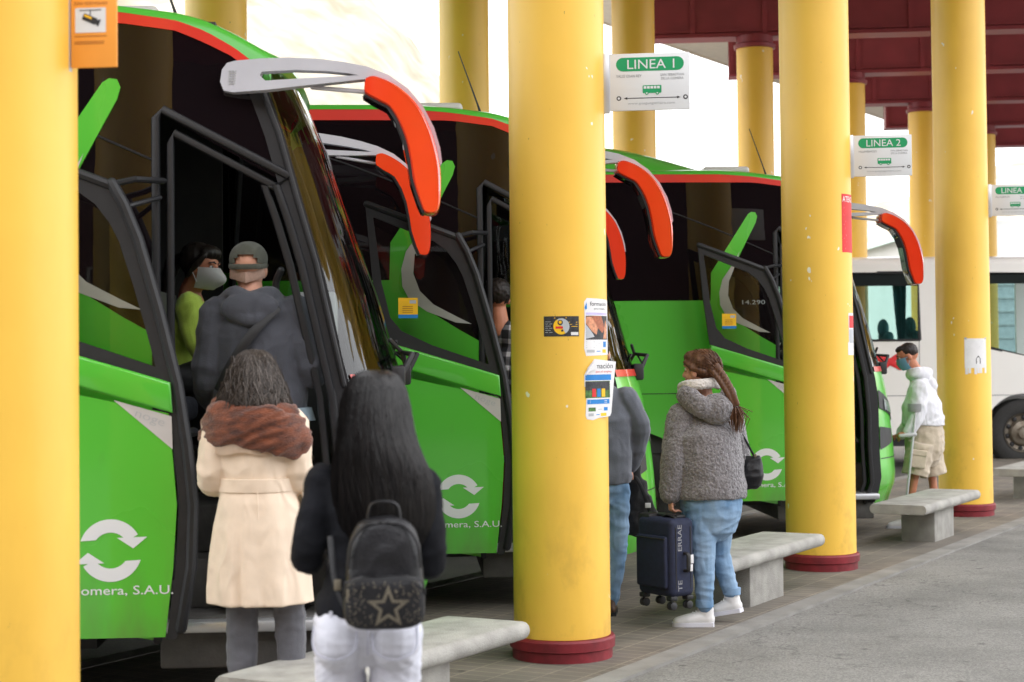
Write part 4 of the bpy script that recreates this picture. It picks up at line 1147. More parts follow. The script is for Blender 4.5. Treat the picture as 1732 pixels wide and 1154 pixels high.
def fuse(name, bm, voxel, m, parent, it=4, disp=None, label=None, fac=.5):
    """grow one continuous skin over overlapping forms"""
    bmesh.ops.recalc_face_normals(bm, faces=bm.faces)
    me = bpy.data.meshes.new('tmp'); bm.to_mesh(me); bm.free()
    o = bpy.data.objects.new('tmp', me); COL.objects.link(o)
    r = o.modifiers.new('r', 'REMESH'); r.mode = 'VOXEL'; r.voxel_size = voxel; r.use_smooth_shade = True
    if it: q = o.modifiers.new('s', 'SMOOTH'); q.iterations = it; q.factor = fac
    dg = bpy.context.evaluated_depsgraph_get(); dg.update()
    m2 = bpy.data.meshes.new_from_object(o.evaluated_get(dg)); m2.name = name
    bpy.data.objects.remove(o); bpy.data.meshes.remove(me)
    if disp:
        nn = [v.normal.copy() for v in m2.vertices]
        for v, n in zip(m2.vertices, nn): v.co += n * disp(v.co, n)
    m2.materials.clear(); 
    for k in (m if isinstance(m, (list, tuple)) else [m]): m2.materials.append(k)
    for p in m2.polygons: p.use_smooth = True
    o = bpy.data.objects.new(name, m2); COL.objects.link(o); o.parent = parent
    if label: o['label'] = label
    return o

def wr(amp, f=9., sx=1., sz=1., seed=0., fine=.3):
    """cloth folds: ridged noise, optionally stretched"""
    def d(c, n):
        p = V((c.x * f * sx + seed, c.y * f * sx, c.z * f * sz))
        a = 1 - abs(noise.noise(p)) * 2.2
        return amp * (a - .55) + amp * fine * noise.noise(p * 3.1)
    return d

def head(bm, c, yaw=0., pitch=0., k=1., ears=True):
    mt = Matrix.Translation(c) @ Matrix.Rotation(yaw, 4, 'Z') @ Matrix.Rotation(pitch, 4, 'X')
    t = NB()
    ell(t, (0, -.012 * k, .025 * k), (.076 * k, .098 * k, .092 * k), seg=20)
    ell(t, (0, .012 * k, -.035 * k), (.062 * k, .078 * k, .082 * k), seg=18)
    ell(t, (0, .052 * k, -.088 * k), (.034 * k, .030 * k, .026 * k))             # chin
    tube(t, [V((0, .085, .018)) * k, V((0, .100, -.012)) * k, V((0, .108, -.030)) * k], [.009 * k, .012 * k, .015 * k], n=8)
    ell(t, (0, .088 * k, -.055 * k), (.024 * k, .010 * k, .010 * k))             # lips
    for s in (-1, 1):
        ell(t, (s * .030 * k, .078 * k, .030 * k), (.024 * k, .012 * k, .008 * k))   # brow
        ell(t, (s * .040 * k, .062 * k, -.030 * k), (.022 * k, .024 * k, .024 * k))  # cheek
        if ears: ell(t, (s * .078 * k, -.008 * k, -.012 * k), (.011 * k, .021 * k, .032 * k), Matrix.Rotation(R(-12), 4, 'X'))
    merge(bm, t, mt)
    return mt

def eyes(mt, k, parent):
    for s in (-1, 1):
        bm = NB(); ell(bm, mt @ V((s * .031 * k, .076 * k, .010 * k)), (.013 * k, .010 * k, .009 * k), mt.to_3x3().to_4x4(), 12)
        ell(bm, mt @ V((s * .031 * k, .083 * k, .010 * k)), (.0085 * k, .0045 * k, .0085 * k), mt.to_3x3().to_4x4(), 10, mi=1)
        obj('eye', bm, [M['paper'], M['ink']], parent)
        bm = NB(); tube(bm, [mt @ V((s * .014, .088, .030)) , mt @ V((s * .032, .086, .037)), mt @ V((s * .05, .072, .032))], [.0035, .0045, .003], n=6)
        obj('eyebrow', bm, M['ink'], parent)

def hand(bm, w, d, pn, curl=.5, k=1., side=1):
    """palm, four fingers of unequal length bent towards pn, thumb from the side of the palm"""
    w = V(w); d = V(d).normalized(); pn = V(pn); pn = (pn - d * pn.dot(d)).normalized(); ax = d.cross(pn) * side
    L = .088 * k
    tube(bm, [w - d * .01, w + d * L * .45, w + d * L], [(.024 * k, .018 * k), (.036 * k, .015 * k), (.036 * k, .013 * k)], n=10, ref=ax)
    for i, (off, ln) in enumerate(((-.030, .068), (-.0105, .078), (.0105, .072), (.029, .056))):
        p = w + d * L * .96 + ax * off * k; dirn = (d + ax * off * 2.2).normalized(); pts = [p]
        for j, f in enumerate((.42, .32, .26)):
            a = curl * (.75, 1.0, .8)[j]
            dirn = (Matrix.Rotation(-a, 3, d.cross(pn)) @ dirn) if False else (dirn * math.cos(a) + pn * math.sin(a) - d * 0).normalized() if j == 0 else (Matrix.Rotation(a, 3, dirn.cross(pn)) @ dirn if abs(dirn.dot(pn)) < .97 else (pn * math.cos(a) - d * math.sin(a)).normalized())
            p = p + dirn * ln * f * k; pts.append(p)
        tube(bm, pts, [.0088 * k, .0085 * k, .0078 * k, .0066 * k], n=8)
    q = w + d * L * .30 - ax * .030 * k
    tube(bm, [q, q + (d * .55 - ax * .75 + pn * .35).normalized() * .034 * k, q + (d * .8 - ax * .62 + pn * .7).normalized() * .060 * k + pn * curl * .01], [.012 * k, .0105 * k, .008 * k], n=8)

def torso(bm, J, rad, drop=.075):
    """rad: (half width, half depth) at crotch, hips, waist, chest, shoulders, neck base"""
    ax = (J['shR'] - J['shL']); ax.normalize()
    p, n = J['pelvis'], J['neck']; w = J.get('waist', p.lerp(n, .40)); c = J.get('chest', p.lerp(n, .68)); s = (J['shL'] + J['shR']) / 2
    pts = [p - V((0, 0, drop)), p + V((0, 0, max(0, -drop + .03))), w, c, s - V((0, 0, .02)), n - V((0, 0, .03))]
    tube(bm, pts, list(rad), n=24, ref=ax, dome=False)
def arm(bm, a, b, c, r): tube(bm, spline([a, b, c], 5), [r[0] + (r[1] - r[0]) * i / 5 for i in range(5)] + [r[1] + (r[2] - r[1]) * i / 5 for i in range(6)], n=12)
def leg(bm, a, b, c, r): tube(bm, spline([a, b, c], 6), [r[0] + (r[1] - r[0]) * min(1, i / 6) for i in range(6)] + [r[1] + (r[2] - r[1]) * ((i / 6) ** 1.3) for i in range(7)], n=14)

def skin_body(f, J, k=1., voxel=.007, m=None, yaw=0., pitch=0., hands=(), ears=True, hk=1., foot=None):
    bm = NB()
    torso(bm, J, [(.07, .05), (.09, .06), (.09, .065), (.11, .07), (.11, .055), (.05, .05)], .0)
    hd = J['head']
    tube(bm, [J['neck'] - V((0, 0, .05)), J['neck'], hd.lerp(J['neck'], .35), hd + V((0, 0, -.02))], [(.07, .06), (.056, .055), (.052, .053), (.05, .05)], n=14)
    mt = head(bm, hd, yaw, pitch, hk, ears)
    for s in 'LR':
        if 'el' + s in J: arm(bm, J['sh' + s], J['el' + s], J['wr' + s], (.044, .036, .025))
        if 'kn' + s in J: leg(bm, J['hip' + s], J['kn' + s], J['an' + s], (.050, .038, .032))
    for h in hands: hand(bm, *h)
    o = fuse('body', bm, voxel, m or M['skin'], f.o, 3)
    return o, mt

def strands(bm, secs, n, ph0, ph1, rr, seed, wob=.012, z0=None, lift=1.02, end=.25, mi=0):
    """locks of hair laid down over a lofted hair form; secs: (z, cx, cy, rx, ry) from the top down"""
    q = random.Random(seed); N = len(secs)
    for _ in range(n):
        ph = R(ph0 + (ph1 - ph0) * q.random()); i0 = 0 if q.random() < .7 else q.randrange(0, max(1, N // 2))
        i1 = N - 1 - (q.random() ** 2) * N * end
        pts = []; w1, w2 = q.uniform(-1, 1), q.uniform(4, 9); lf = lift + q.uniform(-.03, .045)
        for j in range(15):
            t = i0 + (i1 - i0) * j / 14; a = int(min(N - 2, t)); fr = t - a
            z, cx, cy, rx, ry = [secs[a][m_] + (secs[a + 1][m_] - secs[a][m_]) * fr for m_ in range(5)]
            pp = ph + w1 * wob * 4 * math.sin(w2 * j / 14 + w1 * 9) + w1 * .12 * j / 14
            pts.append(V((cx + rx * lf * math.cos(pp), cy + ry * lf * math.sin(pp), z)))
        r0 = rr * q.uniform(.6, 1.3)
        tube(bm, pts, [r0 * .7] + [r0] * 11 + [r0 * .75, r0 * .5, r0 * .15], n=3, dome=False, mi=mi)

def loft(bm, secs, n=40, fn=None):
    rings(bm, [[V((cx + rx * math.cos(2 * math.pi * i / n) * (1 + (fn(z, 2 * math.pi * i / n) if fn else 0)), cy + ry * math.sin(2 * math.pi * i / n) * (1 + (fn(z, 2 * math.pi * i / n) if fn else 0)), z)) for i in range(n)] for z, cx, cy, rx, ry in secs])

def sneaker(f, heel, toe, m, w=.046, h=.085, voxel=.006, laces=True, name='shoe'):
    heel = V(heel); toe = V(toe); d = (toe - heel); L = d.length; d.normalize(); sd = V((-d.y, d.x, 0)).normalized()
    up_ = d.cross(sd); up_ = -up_ if up_.z < 0 else up_
    bm = NB()
    tube(bm, [heel + d * .03 + up_ * .04, heel + d * L * .35 + up_ * .045, heel + d * L * .62 + up_ * .036, heel + d * L * .86 + up_ * .028], [(w * .82, .040), (w * .85, .045), (w * 1.0, .036), (w * .85, .026)], n=14, ref=sd)
    tube(bm, [heel + d * .045 + up_ * .05, heel + d * .05 + up_ * h], [(w * .8, .045), (w * .78, .05)], n=12, ref=sd)
    s = fuse(name, bm, voxel, m[0], f.o, 3)
    bm = NB(); pts = []
    for x, ww in ((0.0, .55), (.03, .85), (.3, .86), (.55, .98), (.75, 1.02), (.9, .8), (.985, .35)): pts.append((x, ww))
    ol = [heel + d * L * x + sd * w * ww for x, ww in pts] + [heel + d * L * x - sd * w * ww for x, ww in pts[::-1]]
    rings(bm, [[p * 1 for p in ol], [p + up_ * .024 for p in ol]]); obj('sole', bm, m[1], s, smooth=50)
    if laces:
        bm = NB()
        for i in range(4):
            c = heel + d * L * (.42 + .075 * i) + up_ * (.088 - .010 * i)
            tube(bm, [c - sd * .022 - up_ * .006, c + up_ * .004, c + sd * .022 - up_ * .006], .0035, n=6)
        obj('lace', bm, m[0], s)
    return s

# ---------- girl with the black backpack (nearest)
f = Fig('young woman seen from behind, long straight black hair, black sweater and white jeans', 625, 4.98)
P = f.P
J = dict(head=P(638, 704, .05), neck=P(640, 765, .02), shL=P(545, 812), shR=P(718, 818), pelvis=P(622, 1060), waist=P(630, 960), chest=P(632, 860),
         elL=P(519, 945, -.02), wrL=P(560, 905, .24), elR=P(728, 952, -.03), wrR=P(700, 925, .24),
         hipL=P(576, 1078), hipR=P(669, 1078), knL=P(578, 1340, .02), knR=P(668, 1345, .0), anL=P(575, 1500, -.02), anR=P(672, 1505, -.02))
for s, x in (('L', 575), ('R', 672)): J['an' + s].z = .09
bod, _ = skin_body(f, J, m=M['skin_tan'], hands=[(J['wrL'], (.1, 1, -.1), (1, 0, 0), .5, .9, 1), (J['wrR'], (-.1, 1, -.1), (-1, 0, 0), .5, .9, 1)], hk=.86)
M['black_knit'] = cloth('black_knit', (.006, .0065, .009), var=.3, sheen=0, spec=.2)
bm = NB(); torso(bm, J, [(.150, .118), (.150, .115), (.122, .095), (.150, .105), (.150, .085), (.075, .062)], -.035)
for s in 'LR': arm(bm, J['sh' + s], J['el' + s], J['wr' + s], (.050, .046, .034))
fuse('sweater', bm, .007, M['black_knit'], f.o, 4, wr(.005, 11, 1, 1.4))
M['white_jeans'] = cloth('white_denim', (.60, .61, .68), var=.04, sheen=0, bump=.15, fold=.3)
bm = NB()
tube(bm, [P(622, 1028), P(622, 1050), P(622, 1070)], [(.146, .105), (.156, .116), (.150, .10)], n=24)
for s in 'LR':
    x = -1 if s == 'L' else 1
    leg(bm, J['hip' + s] + V((0, 0, .02)), J['kn' + s], J['an' + s], (.080, .054, .043))
    ell(bm, J['hip' + s] + V((0, -.048, .0)), (.076, .078, .088))
jn = fuse('jeans', bm, .005, M['white_jeans'], f.o, 3, lambda c, n: wr(.0035, 12, .8, 2.2, 3)(c, n) + .004 * (1 - 2 * abs(noise.noise(V((c.x * 9, c.y * 5, c.z * 34 + abs(c.x) * 30))))) * max(0, 1 - abs(c.z - .68) / .12))
M['seam'] = mat('jeans_stitching', (.46, .47, .56), rough=.9)
bm = NB(); tube(bm, spline([P(622, 1040, -.112), P(622, 1062, -.121), P(622, 1085, -.118), P(622, 1108, -.095)], 4), .0022, n=6); obj('seam', bm, M['seam'], jn)
for x in (560, 622, 690):
    p = P(x, 1040, -.105 if x == 622 else -.085); bm = NB(); box(bm, p + V((0, -.006, -.012)), (.010, .006, .045), bevel=.002); obj('belt_loop', bm, M['white_jeans'], jn)
for s, x in ((-1, 572), (1, 672)):
    bm = NB(); pk = [P(x - 36, 1052), P(x - 34, 1088), P(x, 1102), P(x + 34, 1088), P(x + 36, 1052)]
    def onto(p):
        hx = p.x - (J['hipL'].x if s < 0 else J['hipR'].x); hz = p.z - (J['hipL'].z - .01)
        q = 1 - (hx / .078) ** 2 - (hz / .10) ** 2
        return V((p.x, -.055 - .082 * math.sqrt(max(.05, q)) - .003, p.z))
    tube(bm, [onto(p) for p in spline(pk, 6)], .0022, n=6); obj('pocket_stitching', bm, M['seam'], jn)
for s in 'LR':
    a = J['an' + s]; sneaker(f, (a.x, -.08, 0), (a.x + .01, .17, 0), (M['decal'], M['paper']), voxel=.009, laces=False)
# hair
M['black_hair'] = hairmat('black_hair', (.004, .0038, .0042), (.010, .009, .0095), .42)
hx = lambda x: P(x, 700).x
hz = lambda y: P(640, y).z
secs = [(hz(627), hx(634), .03, .034, .040), (hz(636), hx(634), .03, .064, .078), (hz(660), hx(634), .02, .086, .100), (hz(690), hx(634), .01, .098, .110), (hz(725), hx(636), -.01, .103, .105), (hz(765), hx(640), -.03, .118, .10),
        (hz(800), hx(646), -.045, .136, .085), (hz(835), hx(650), -.055, .140, .075), (hz(870), hx(654), -.06, .134, .066), (hz(900), hx(656), -.065, .120, .056), (hz(925), hx(656), -.065, .092, .040)]
bm = NB(); loft(bm, secs, 48)
hb = fuse('hair', bm, .007, M['black_hair'], f.o, 3, lambda c, n: .003 * noise.noise(V((c.x * 90, c.y * 90, c.z * 3))))
bm = NB(); strands(bm, secs, 2600, 150, 390, .0013, 3, wob=.022, lift=1.0, end=.4)
M['black_strand'] = hairmat('black_hair_strand', (.005, .0042, .004), (.013, .0105, .0095), .36); M['black_strand'].node_tree.nodes['Principled BSDF'].inputs['Specular IOR Level'].default_value = .36
strands(bm, secs, 1300, 160, 380, .0011, 8, wob=.03, lift=1.015, end=.55, mi=1)
q = random.Random(21)
for _ in range(70):
    a = R(q.uniform(160, 380)); z0_ = q.uniform(hz(720), hz(640)); s_ = min(secs, key=lambda t: abs(t[0] - z0_)); p = V((s_[1] + s_[3] * math.cos(a), s_[2] + s_[4] * math.sin(a), z0_)); o_ = V((math.cos(a), math.sin(a), 0))
    L0 = q.uniform(.05, .16)
    tube(bm, [p, p + o_ * .012 - V((0, 0, L0 * .5)), p + o_ * q.uniform(.012, .03) - V((0, 0, L0))], [.0007, .0008, .0003], n=3, dome=False, mi=1)
obj('hair_strands', bm, [M['black_hair'], M['black_strand']], hb)
girl = f

# backpack
M['leather'] = mat('black_leatherette', (.008, .008, .010), spec=.35, rough=.45, var=.2, vscale=30, bump=.25, bscale=160)
M['gold'] = mat('gold_stud', (.20, .175, .13), rough=.5, metal=.6, var=.1)
c = girl.root + P(651, 1064, -.235)
t = thing('backpack', 'small black leather backpack with a studded star, worn by the long-haired girl', 'backpack', (c.x, c.y, c.z), R(4))
def rbox(bm, w, d, h, cx=0., cy=0., cz=0., p=3.2, n=40, taper=0., top=.5):
    rs = []
    for i in range(25):
        a = -math.pi / 2 + math.pi * i / 24
        sz = math.copysign(abs(math.sin(a)) ** (2 / (p + .6)), math.sin(a)); cr = abs(math.cos(a)) ** (2 / (p + .6))
        z = cz + h / 2 * sz; k = 1 - taper * (sz + 1) / 2
        rs.append([V((cx + w / 2 * cr * k * math.copysign(abs(math.cos(b)) ** (2 / p), math.cos(b)), cy + d / 2 * cr * math.copysign(abs(math.sin(b)) ** (2 / p), math.sin(b)), z)) for b in [2 * math.pi * j / n for j in range(n)]])
    rings(bm, rs)
bm = NB(); rbox(bm, .232, .135, .30, 0, .02, .155, 2.7, taper=.20)
bag = fuse('main_compartment', bm, .005, M['leather'], t, 4, wr(.003, 14, 1, 1, 5))
bm = NB(); rbox(bm, .225, .08, .145, .0, -.035, .078, 3.4, taper=.05); pk = fuse('front_pocket', bm, .005, M['leather'], t, 3, wr(.0015, 14))
bm = NB(); tube(bm, [(-.108, -.052, .10), (-.104, -.066, .135), (-.06, -.072, .150), (.06, -.072, .150), (.104, -.066, .135), (.108, -.052, .10)], .0035, n=6); obj('zip', bm, M['ink'], pk)
bm = NB()
for k in range(15): pass
tube(bm, spline([(-.098, -.03, .17), (-.088, -.036, .24), (-.05, -.03, .283), (0, -.028, .290), (.05, -.03, .283), (.088, -.036, .24), (.098, -.03, .17)], 5), .004, n=6); obj('zip', bm, M['trim'], bag)
bm = NB(); tube(bm, spline([(-.045, .03, .295), (-.035, .02, .335), (0, .012, .345), (.035, .02, .335), (.045, .03, .295)], 6), (.012, .004), n=8, ref=(0, 1, 0)); obj('carry_handle', bm, M['leather'], t)
def star(r1, r2, cx, cz, rot=90): return [(cx + (r1 if k % 2 == 0 else r2) * math.cos(R(rot + 36 * k)), cz + (r1 if k % 2 == 0 else r2) * math.sin(R(rot + 36 * k))) for k in range(10)]
bm = NB(); q = random.Random(2)
def stud(x, z, r):
    y = -.035 - .040 * (1 - abs(x / .1125) ** 3.4) ** (1 / 3.4) * (1 - abs((z - .078) / .0725) ** 4) ** (1 / 4) - .001 if abs(x) < .11 and abs(z - .078) < .07 else -.04
    ell(bm, (x, y, z), (r, r * .6, r), seg=6)
cx, cz = .01, .068
for sc, st in ((.058, 11), (.050, 10), (.042, 9)):
    S_ = star(sc, sc * .42, cx, cz)
    for a, b in zip(S_, S_[1:] + S_[:1]):
        for k in range(st): stud(a[0] + (b[0] - a[0]) * k / st, a[1] + (b[1] - a[1]) * k / st, .0016)
def instar(x, z):
    a = math.degrees(math.atan2(z - cz, x - cx)) - 90; a = abs((a + 36) % 72 - 36); r = math.hypot(x - cx, z - cz)
    return r < .066 - (.066 - .032) * a / 36
for _ in range(210):
    x, z = q.uniform(-.098, .098), q.uniform(.018, .136)
    if not instar(x, z): stud(x, z, .0017)
obj('stud', bm, M['gold'], pk)
bm = NB(); box(bm, (-.098, -.060, .10), (.008, .006, .035), bevel=.002); obj('zip_puller', bm, M['gold'], pk)
for s in ():
    bm = NB(); pts = [(s * .075, .10, .26), (s * .10, .15, .33), (s * .115, .20, .40)]
    tube(bm, spline(pts, 5), (.016, .005), n=8, ref=(1, 0, 0)); obj('shoulder_strap', bm, M['leather'], t)
bm = NB(); tube(bm, spline([(-.10, .03, .04), (-.135, .06, .12), (-.150, .12, .24)], 5), (.008, .003), n=8, ref=(1, 0, 0)); obj('shoulder_strap', bm, M['leather'], t)
bm = NB(); box(bm, (-.128, .05, .115), (.020, .012, .030), bevel=.003); obj('strap_buckle', bm, M['gold'], t)

# ---------- woman in the trench coat
f = Fig('woman in a beige belted trench coat with brown scarf and shoulder-length grey-brown hair', 435, 7.22)
P = f.P
J = dict(head=P(427, 645, .05), neck=P(430, 695, .02), shL=P(372, 718), shR=P(492, 716), pelvis=P(437, 880), waist=P(435, 818), chest=P(434, 760),
         elL=P(360, 812, .0), wrL=P(385, 800, .24), elR=P(505, 808, .0), wrR=P(500, 790, .25),
         hipL=P(412, 890), hipR=P(465, 890), knL=P(410, 1040, .03), knR=P(490, 1040, .03), anL=P(408, 1215), anR=P(492, 1210))
for s in 'LR': J['an' + s].z = .09
skin_body(f, J, hands=[(J['wrL'], (.3, 1, .1), (1, 0, 0), .7, .9, 1), (J['wrR'], (-.2, 1, .1), (-1, 0, 0), .7, .9, 1)], hk=.95)
M['trench'] = cloth('beige_trench_cloth', srgb(226, 206, 184), var=.05, sheen=0, bump=.12, fold=.8)
M['scarf'] = mat('brown_scarf_wool', srgb(132, 72, 44), rough=.95, col2=srgb(70, 38, 28), vscale=16, stretch=(1, 1, 3.2), bump=.7, bscale=90, detail=8, sheen=.3)
M['greytrouser'] = cloth('grey_trousers', (.10, .10, .115))
bm = NB()
torso(bm, J, [(.17, .14), (.175, .15), (.148, .115), (.178, .13), (.17, .095), (.07, .065)])
for s in 'LR': arm(bm, J['sh' + s], J['el' + s], J['wr' + s], (.075, .068, .055))
zz = lambda y: P(435, y).z
def folds(z, a):
    t = max(0, min(1, (zz(830) - z) / (zz(830) - zz(1015))))
    return t * (.035 * math.cos(7 * a + 1) + .02 * math.cos(11 * a)) - t * .16 * math.exp(-((a - R(252)) / .085) ** 2) + t * .03 * math.exp(-((a - R(244)) / .05) ** 2)
loft(bm, [(zz(y), P(x, 800).x, 0, rx, ry) for y, x, rx, ry in ((812, 434, .146, .118), (826, 435, .150, .122), (850, 437, .168, .140), (890, 438, .190, .155), (940, 438, .203, .165), (990, 438, .214, .172), (1017, 439, .216, .175), (1019, 439, .214, .173))], 96, folds)
ct = fuse('trench_coat', bm, .0075, M['trench'], f.o, 3, lambda c, n: wr(.007, 9, 1, 1.0, 2)(c, n) if c.z > zz(815) else wr(.003, 8, 1, .5, 7)(c, n))
bm = NB(); n = 48; rs = []
for dz, rr in ((-.028, .002), (-.026, .012), (.026, .012), (.028, .002)):
    rs.append([V((P(435, 818).x + (.148 + rr) * math.cos(2 * math.pi * i / n), (.119 + rr) * math.sin(2 * math.pi * i / n), zz(819) + dz)) for i in range(n)])
rings(bm, rs, caps=False); obj('belt', bm, M['trench'], ct)
bm = NB(); rs = []
for j in range(25):
    th = R(205 + 130 * j / 24)
    rs.append([V((P(434, 750).x + rr * 1.03 * math.cos(th), rr * .74 * math.sin(th) - .0, zz(yy) + (.006 * math.cos(th * 7) if yy == 765 else 0))) for yy, rr in ((738, .178), (752, .188), (765, .192))])
rings(bm, rs, caps=False, closed=False); bmesh.ops.solidify(bm, geom=bm.faces[:], thickness=.006); obj('storm_flap', bm, M['trench'], ct, smooth=60)
bm = NB(); tube(bm, spline([P(435, 830, -.126), P(436, 850, -.146), P(437, 878, -.158)], 4), .002, n=6); obj('back_seam', bm, M['brownink'] if False else M['trench'], ct)
bm = NB(); tube(bm, spline([P(508, 808, .02), P(514, 850, .0), P(520, 905, .01)], 5), (.022, .005), n=8, ref=(0, 1, 0)); obj('belt_end', bm, M['trench'], ct)
bm = NB()
for s in 'LR': leg(bm, J['hip' + s], J['kn' + s], J['an' + s], (.085, .068, .05))
fuse('trousers', bm, .008, M['greytrouser'], f.o, 3, wr(.006, 10, .7, 1.5, 4))
for s in 'LR':
    a = J['an' + s]; sneaker(f, (a.x, -.08, 0), (a.x, .18, 0), (M['ink'], M['rubber']), voxel=.01, laces=False)
bm = NB()
tube(bm, spline([P(354, 738, .06), P(362, 722, -.05), P(390, 716, -.115), P(435, 724, -.135), P(475, 734, -.125), P(506, 742, -.04), P(512, 746, .06)], 6), (.088, .034), n=16, ref=(0, 0, 1))
tube(bm, spline([P(375, 690, .05), P(400, 690, -.05), P(440, 692, -.08), P(480, 700, -.04), P(498, 712, .06)], 6), (.05, .045), n=14, ref=(0, 0, 1))
tube(bm, spline([P(354, 745, .02), P(368, 718, .08), P(430, 712, .12), P(495, 720, .08), P(508, 742, .02)], 6), (.07, .04), n=14, ref=(0, 0, 1)); ell(bm, P(432, 708, -.02), (.17, .10, .055))
tube(bm, spline([P(420, 700, -.09), P(465, 712, -.13), P(512, 752, -.05)], 6), (.05, .03), n=12, ref=(0, 0, 1))
fuse('scarf', bm, .0075, M['scarf'], f.o, 3, lambda c, n: .010 * (1 - 2 * abs(noise.noise(V((c.x * 6, c.y * 6, c.z * 26 - c.x * 9))))) )
M['greybrown_hair'] = hairmat('grey_brown_hair', (.034, .027, .023), (.085, .072, .064), .55)
secs = [(zz(592), P(424, 0).x, .03, .035, .04), (zz(600), P(424, 0).x, .03, .065, .08), (zz(618), P(424, 0).x, .02, .092, .11), (zz(640), P(424, 0).x, .01, .112, .122), (zz(662), P(424, 0).x, .0, .134, .13), (zz(682), P(424, 0).x, -.005, .148, .135), (zz(698), P(425, 0).x, -.01, .135, .125)]
bm = NB(); loft(bm, secs, 40)
hb = fuse('hair', bm, .008, M['greybrown_hair'], f.o, 2, lambda c, n: .009 * noise.noise(V((c.x * 38, c.y * 38, c.z * 5))))
bm = NB(); strands(bm, secs, 1900, 140, 400, .0016, 5, wob=.08, lift=1.0, end=.4); M['grey_strand'] = hairmat('grey_hair_strand', (.055, .045, .038), (.14, .118, .104), .5); M['brown_strand'] = hairmat('brown_hair_strand', (.018, .013, .010), (.05, .038, .03), .45)
strands(bm, secs, 700, 140, 400, .0014, 15, wob=.12, lift=1.03, end=.5, mi=1); strands(bm, secs, 800, 140, 400, .0016, 16, wob=.12, lift=1.03, end=.45, mi=2)
q = random.Random(31)
for _ in range(120):
    a = R(q.uniform(150, 390)); s_ = secs[q.choice((2, 3, 4, 5, 5, 6, 6))]; o_ = V((math.cos(a), math.sin(a), 0)); p = V((s_[1] + s_[3] * o_.x, s_[2] + s_[4] * o_.y, s_[0])); L0 = q.uniform(.05, .12); t_ = V((-o_.y, o_.x, 0)) * q.uniform(-.04, .04)
    tube(bm, [p + V((0, 0, .04)), p + o_ * q.uniform(.0, .015) + t_ * .5, p + o_ * q.uniform(-.005, .03) + t_ - V((0, 0, L0 * .8)), p + o_ * q.uniform(-.01, .02) + t_ * .4 - V((0, 0, L0))], [.0022, .0024, .0018, .0005], n=3, dome=False, mi=q.choice((0, 1, 2)))
obj('hair_strands', bm, [M['greybrown_hair'], M['grey_strand'], M['brown_strand']], hb)

# ---------- man in the hooded sweatshirt on the step
f = Fig('man in a dark grey hooded sweatshirt and olive cap standing on the coach step', 440, 7.98, .44)
P = f.P
J = dict(head=P(421, 455, .03), neck=P(425, 496, .0), shL=P(368, 530), shR=P(500, 528), pelvis=P(440, 690), waist=P(438, 630), chest=P(437, 570),
         elL=P(352, 640, -.02), wrL=P(372, 690, .18), elR=P(530, 630, -.02), wrR=P(520, 570, .26),
         hipL=P(405, 705), hipR=P(482, 705), knL=P(405, 790, .10), knR=P(498, 800, .02), anL=P(405, 868, .05), anR=P(500, 868, .02))
for s in 'LR': J['an' + s].z = .09
_, mt = skin_body(f, J, hands=[(J['wrL'], (.2, .8, -.4), (1, 0, 0), .5, 1, 1), (J['wrR'], (-.2, 1, .2), (-1, 0, 0), .7, 1, 1)], hk=.98)
M['hoodie'] = cloth('dark_grey_sweatshirt', srgb(66, 68, 76), var=.10)
M['olive'] = cloth('olive_cap_cloth', srgb(76, 78, 68), var=.2)
bm = NB(); torso(bm, J, [(.222, .155), (.225, .16), (.215, .15), (.225, .145), (.215, .115), (.085, .08)], .03)
for s in 'LR': arm(bm, J['sh' + s], J['el' + s], J['wr' + s], (.085, .078, .058))
tube(bm, spline([P(375, 520, .04), P(392, 500, -.05), P(424, 510, -.10), P(458, 500, -.05), P(475, 520, .04)], 6), (.045, .04), n=12, ref=(0, 0, 1))
ell(bm, P(423, 522, -.115), (.135, .045, .075)); tube(bm, spline([P(370, 512, -.04), P(395, 530, -.12), P(425, 541, -.145), P(452, 528, -.12), P(474, 510, -.04)], 5), (.028, .022), n=10, ref=(0, 0, 1))
fuse('hooded_sweatshirt', bm, .0075, M['hoodie'], f.o, 4, wr(.009, 7, 1, 1.0, 11))
bm = NB(); tube(bm, spline([P(470, 520, -.12), P(430, 560, -.165), P(395, 610, -.165), P(370, 660, -.12)], 6), (.022, .006), n=8, ref=(1, 0, 0)); obj('cross_strap', bm, M['rubber'], f.o)
M['lightblue'] = cloth('light_blue_shirt', srgb(150, 170, 182), var=.06)
bm = NB(); loft(bm, [(P(440, y).z, P(x, 0).x, 0, rx, ry) for y, x, rx, ry in ((690, 442, .215, .15), (712, 446, .222, .155))], 40, lambda z, a: .015 * math.cos(9 * a)); obj('shirt_hem', bm, M['lightblue'], f.o)
M['camo'] = mat('camouflage_cloth', srgb(120, 98, 70), rough=.9, col2=srgb(62, 60, 44), vscale=11, detail=2, bump=.2)
bm = NB(); tube(bm, [P(443, 700), P(443, 735)], [(.2, .14), (.19, .14)], n=20)
for s in 'LR': leg(bm, J['hip' + s], J['kn' + s], J['an' + s], (.105, .09, .075))
fuse('trousers', bm, .009, M['camo'], f.o, 3, wr(.010, 8, .8, 1.6, 5))
for s in 'LR':
    a = J['an' + s]; sneaker(f, (a.x, -.08, 0), (a.x, .19, 0), (M['ink'], M['rubber']), voxel=.01, laces=False)
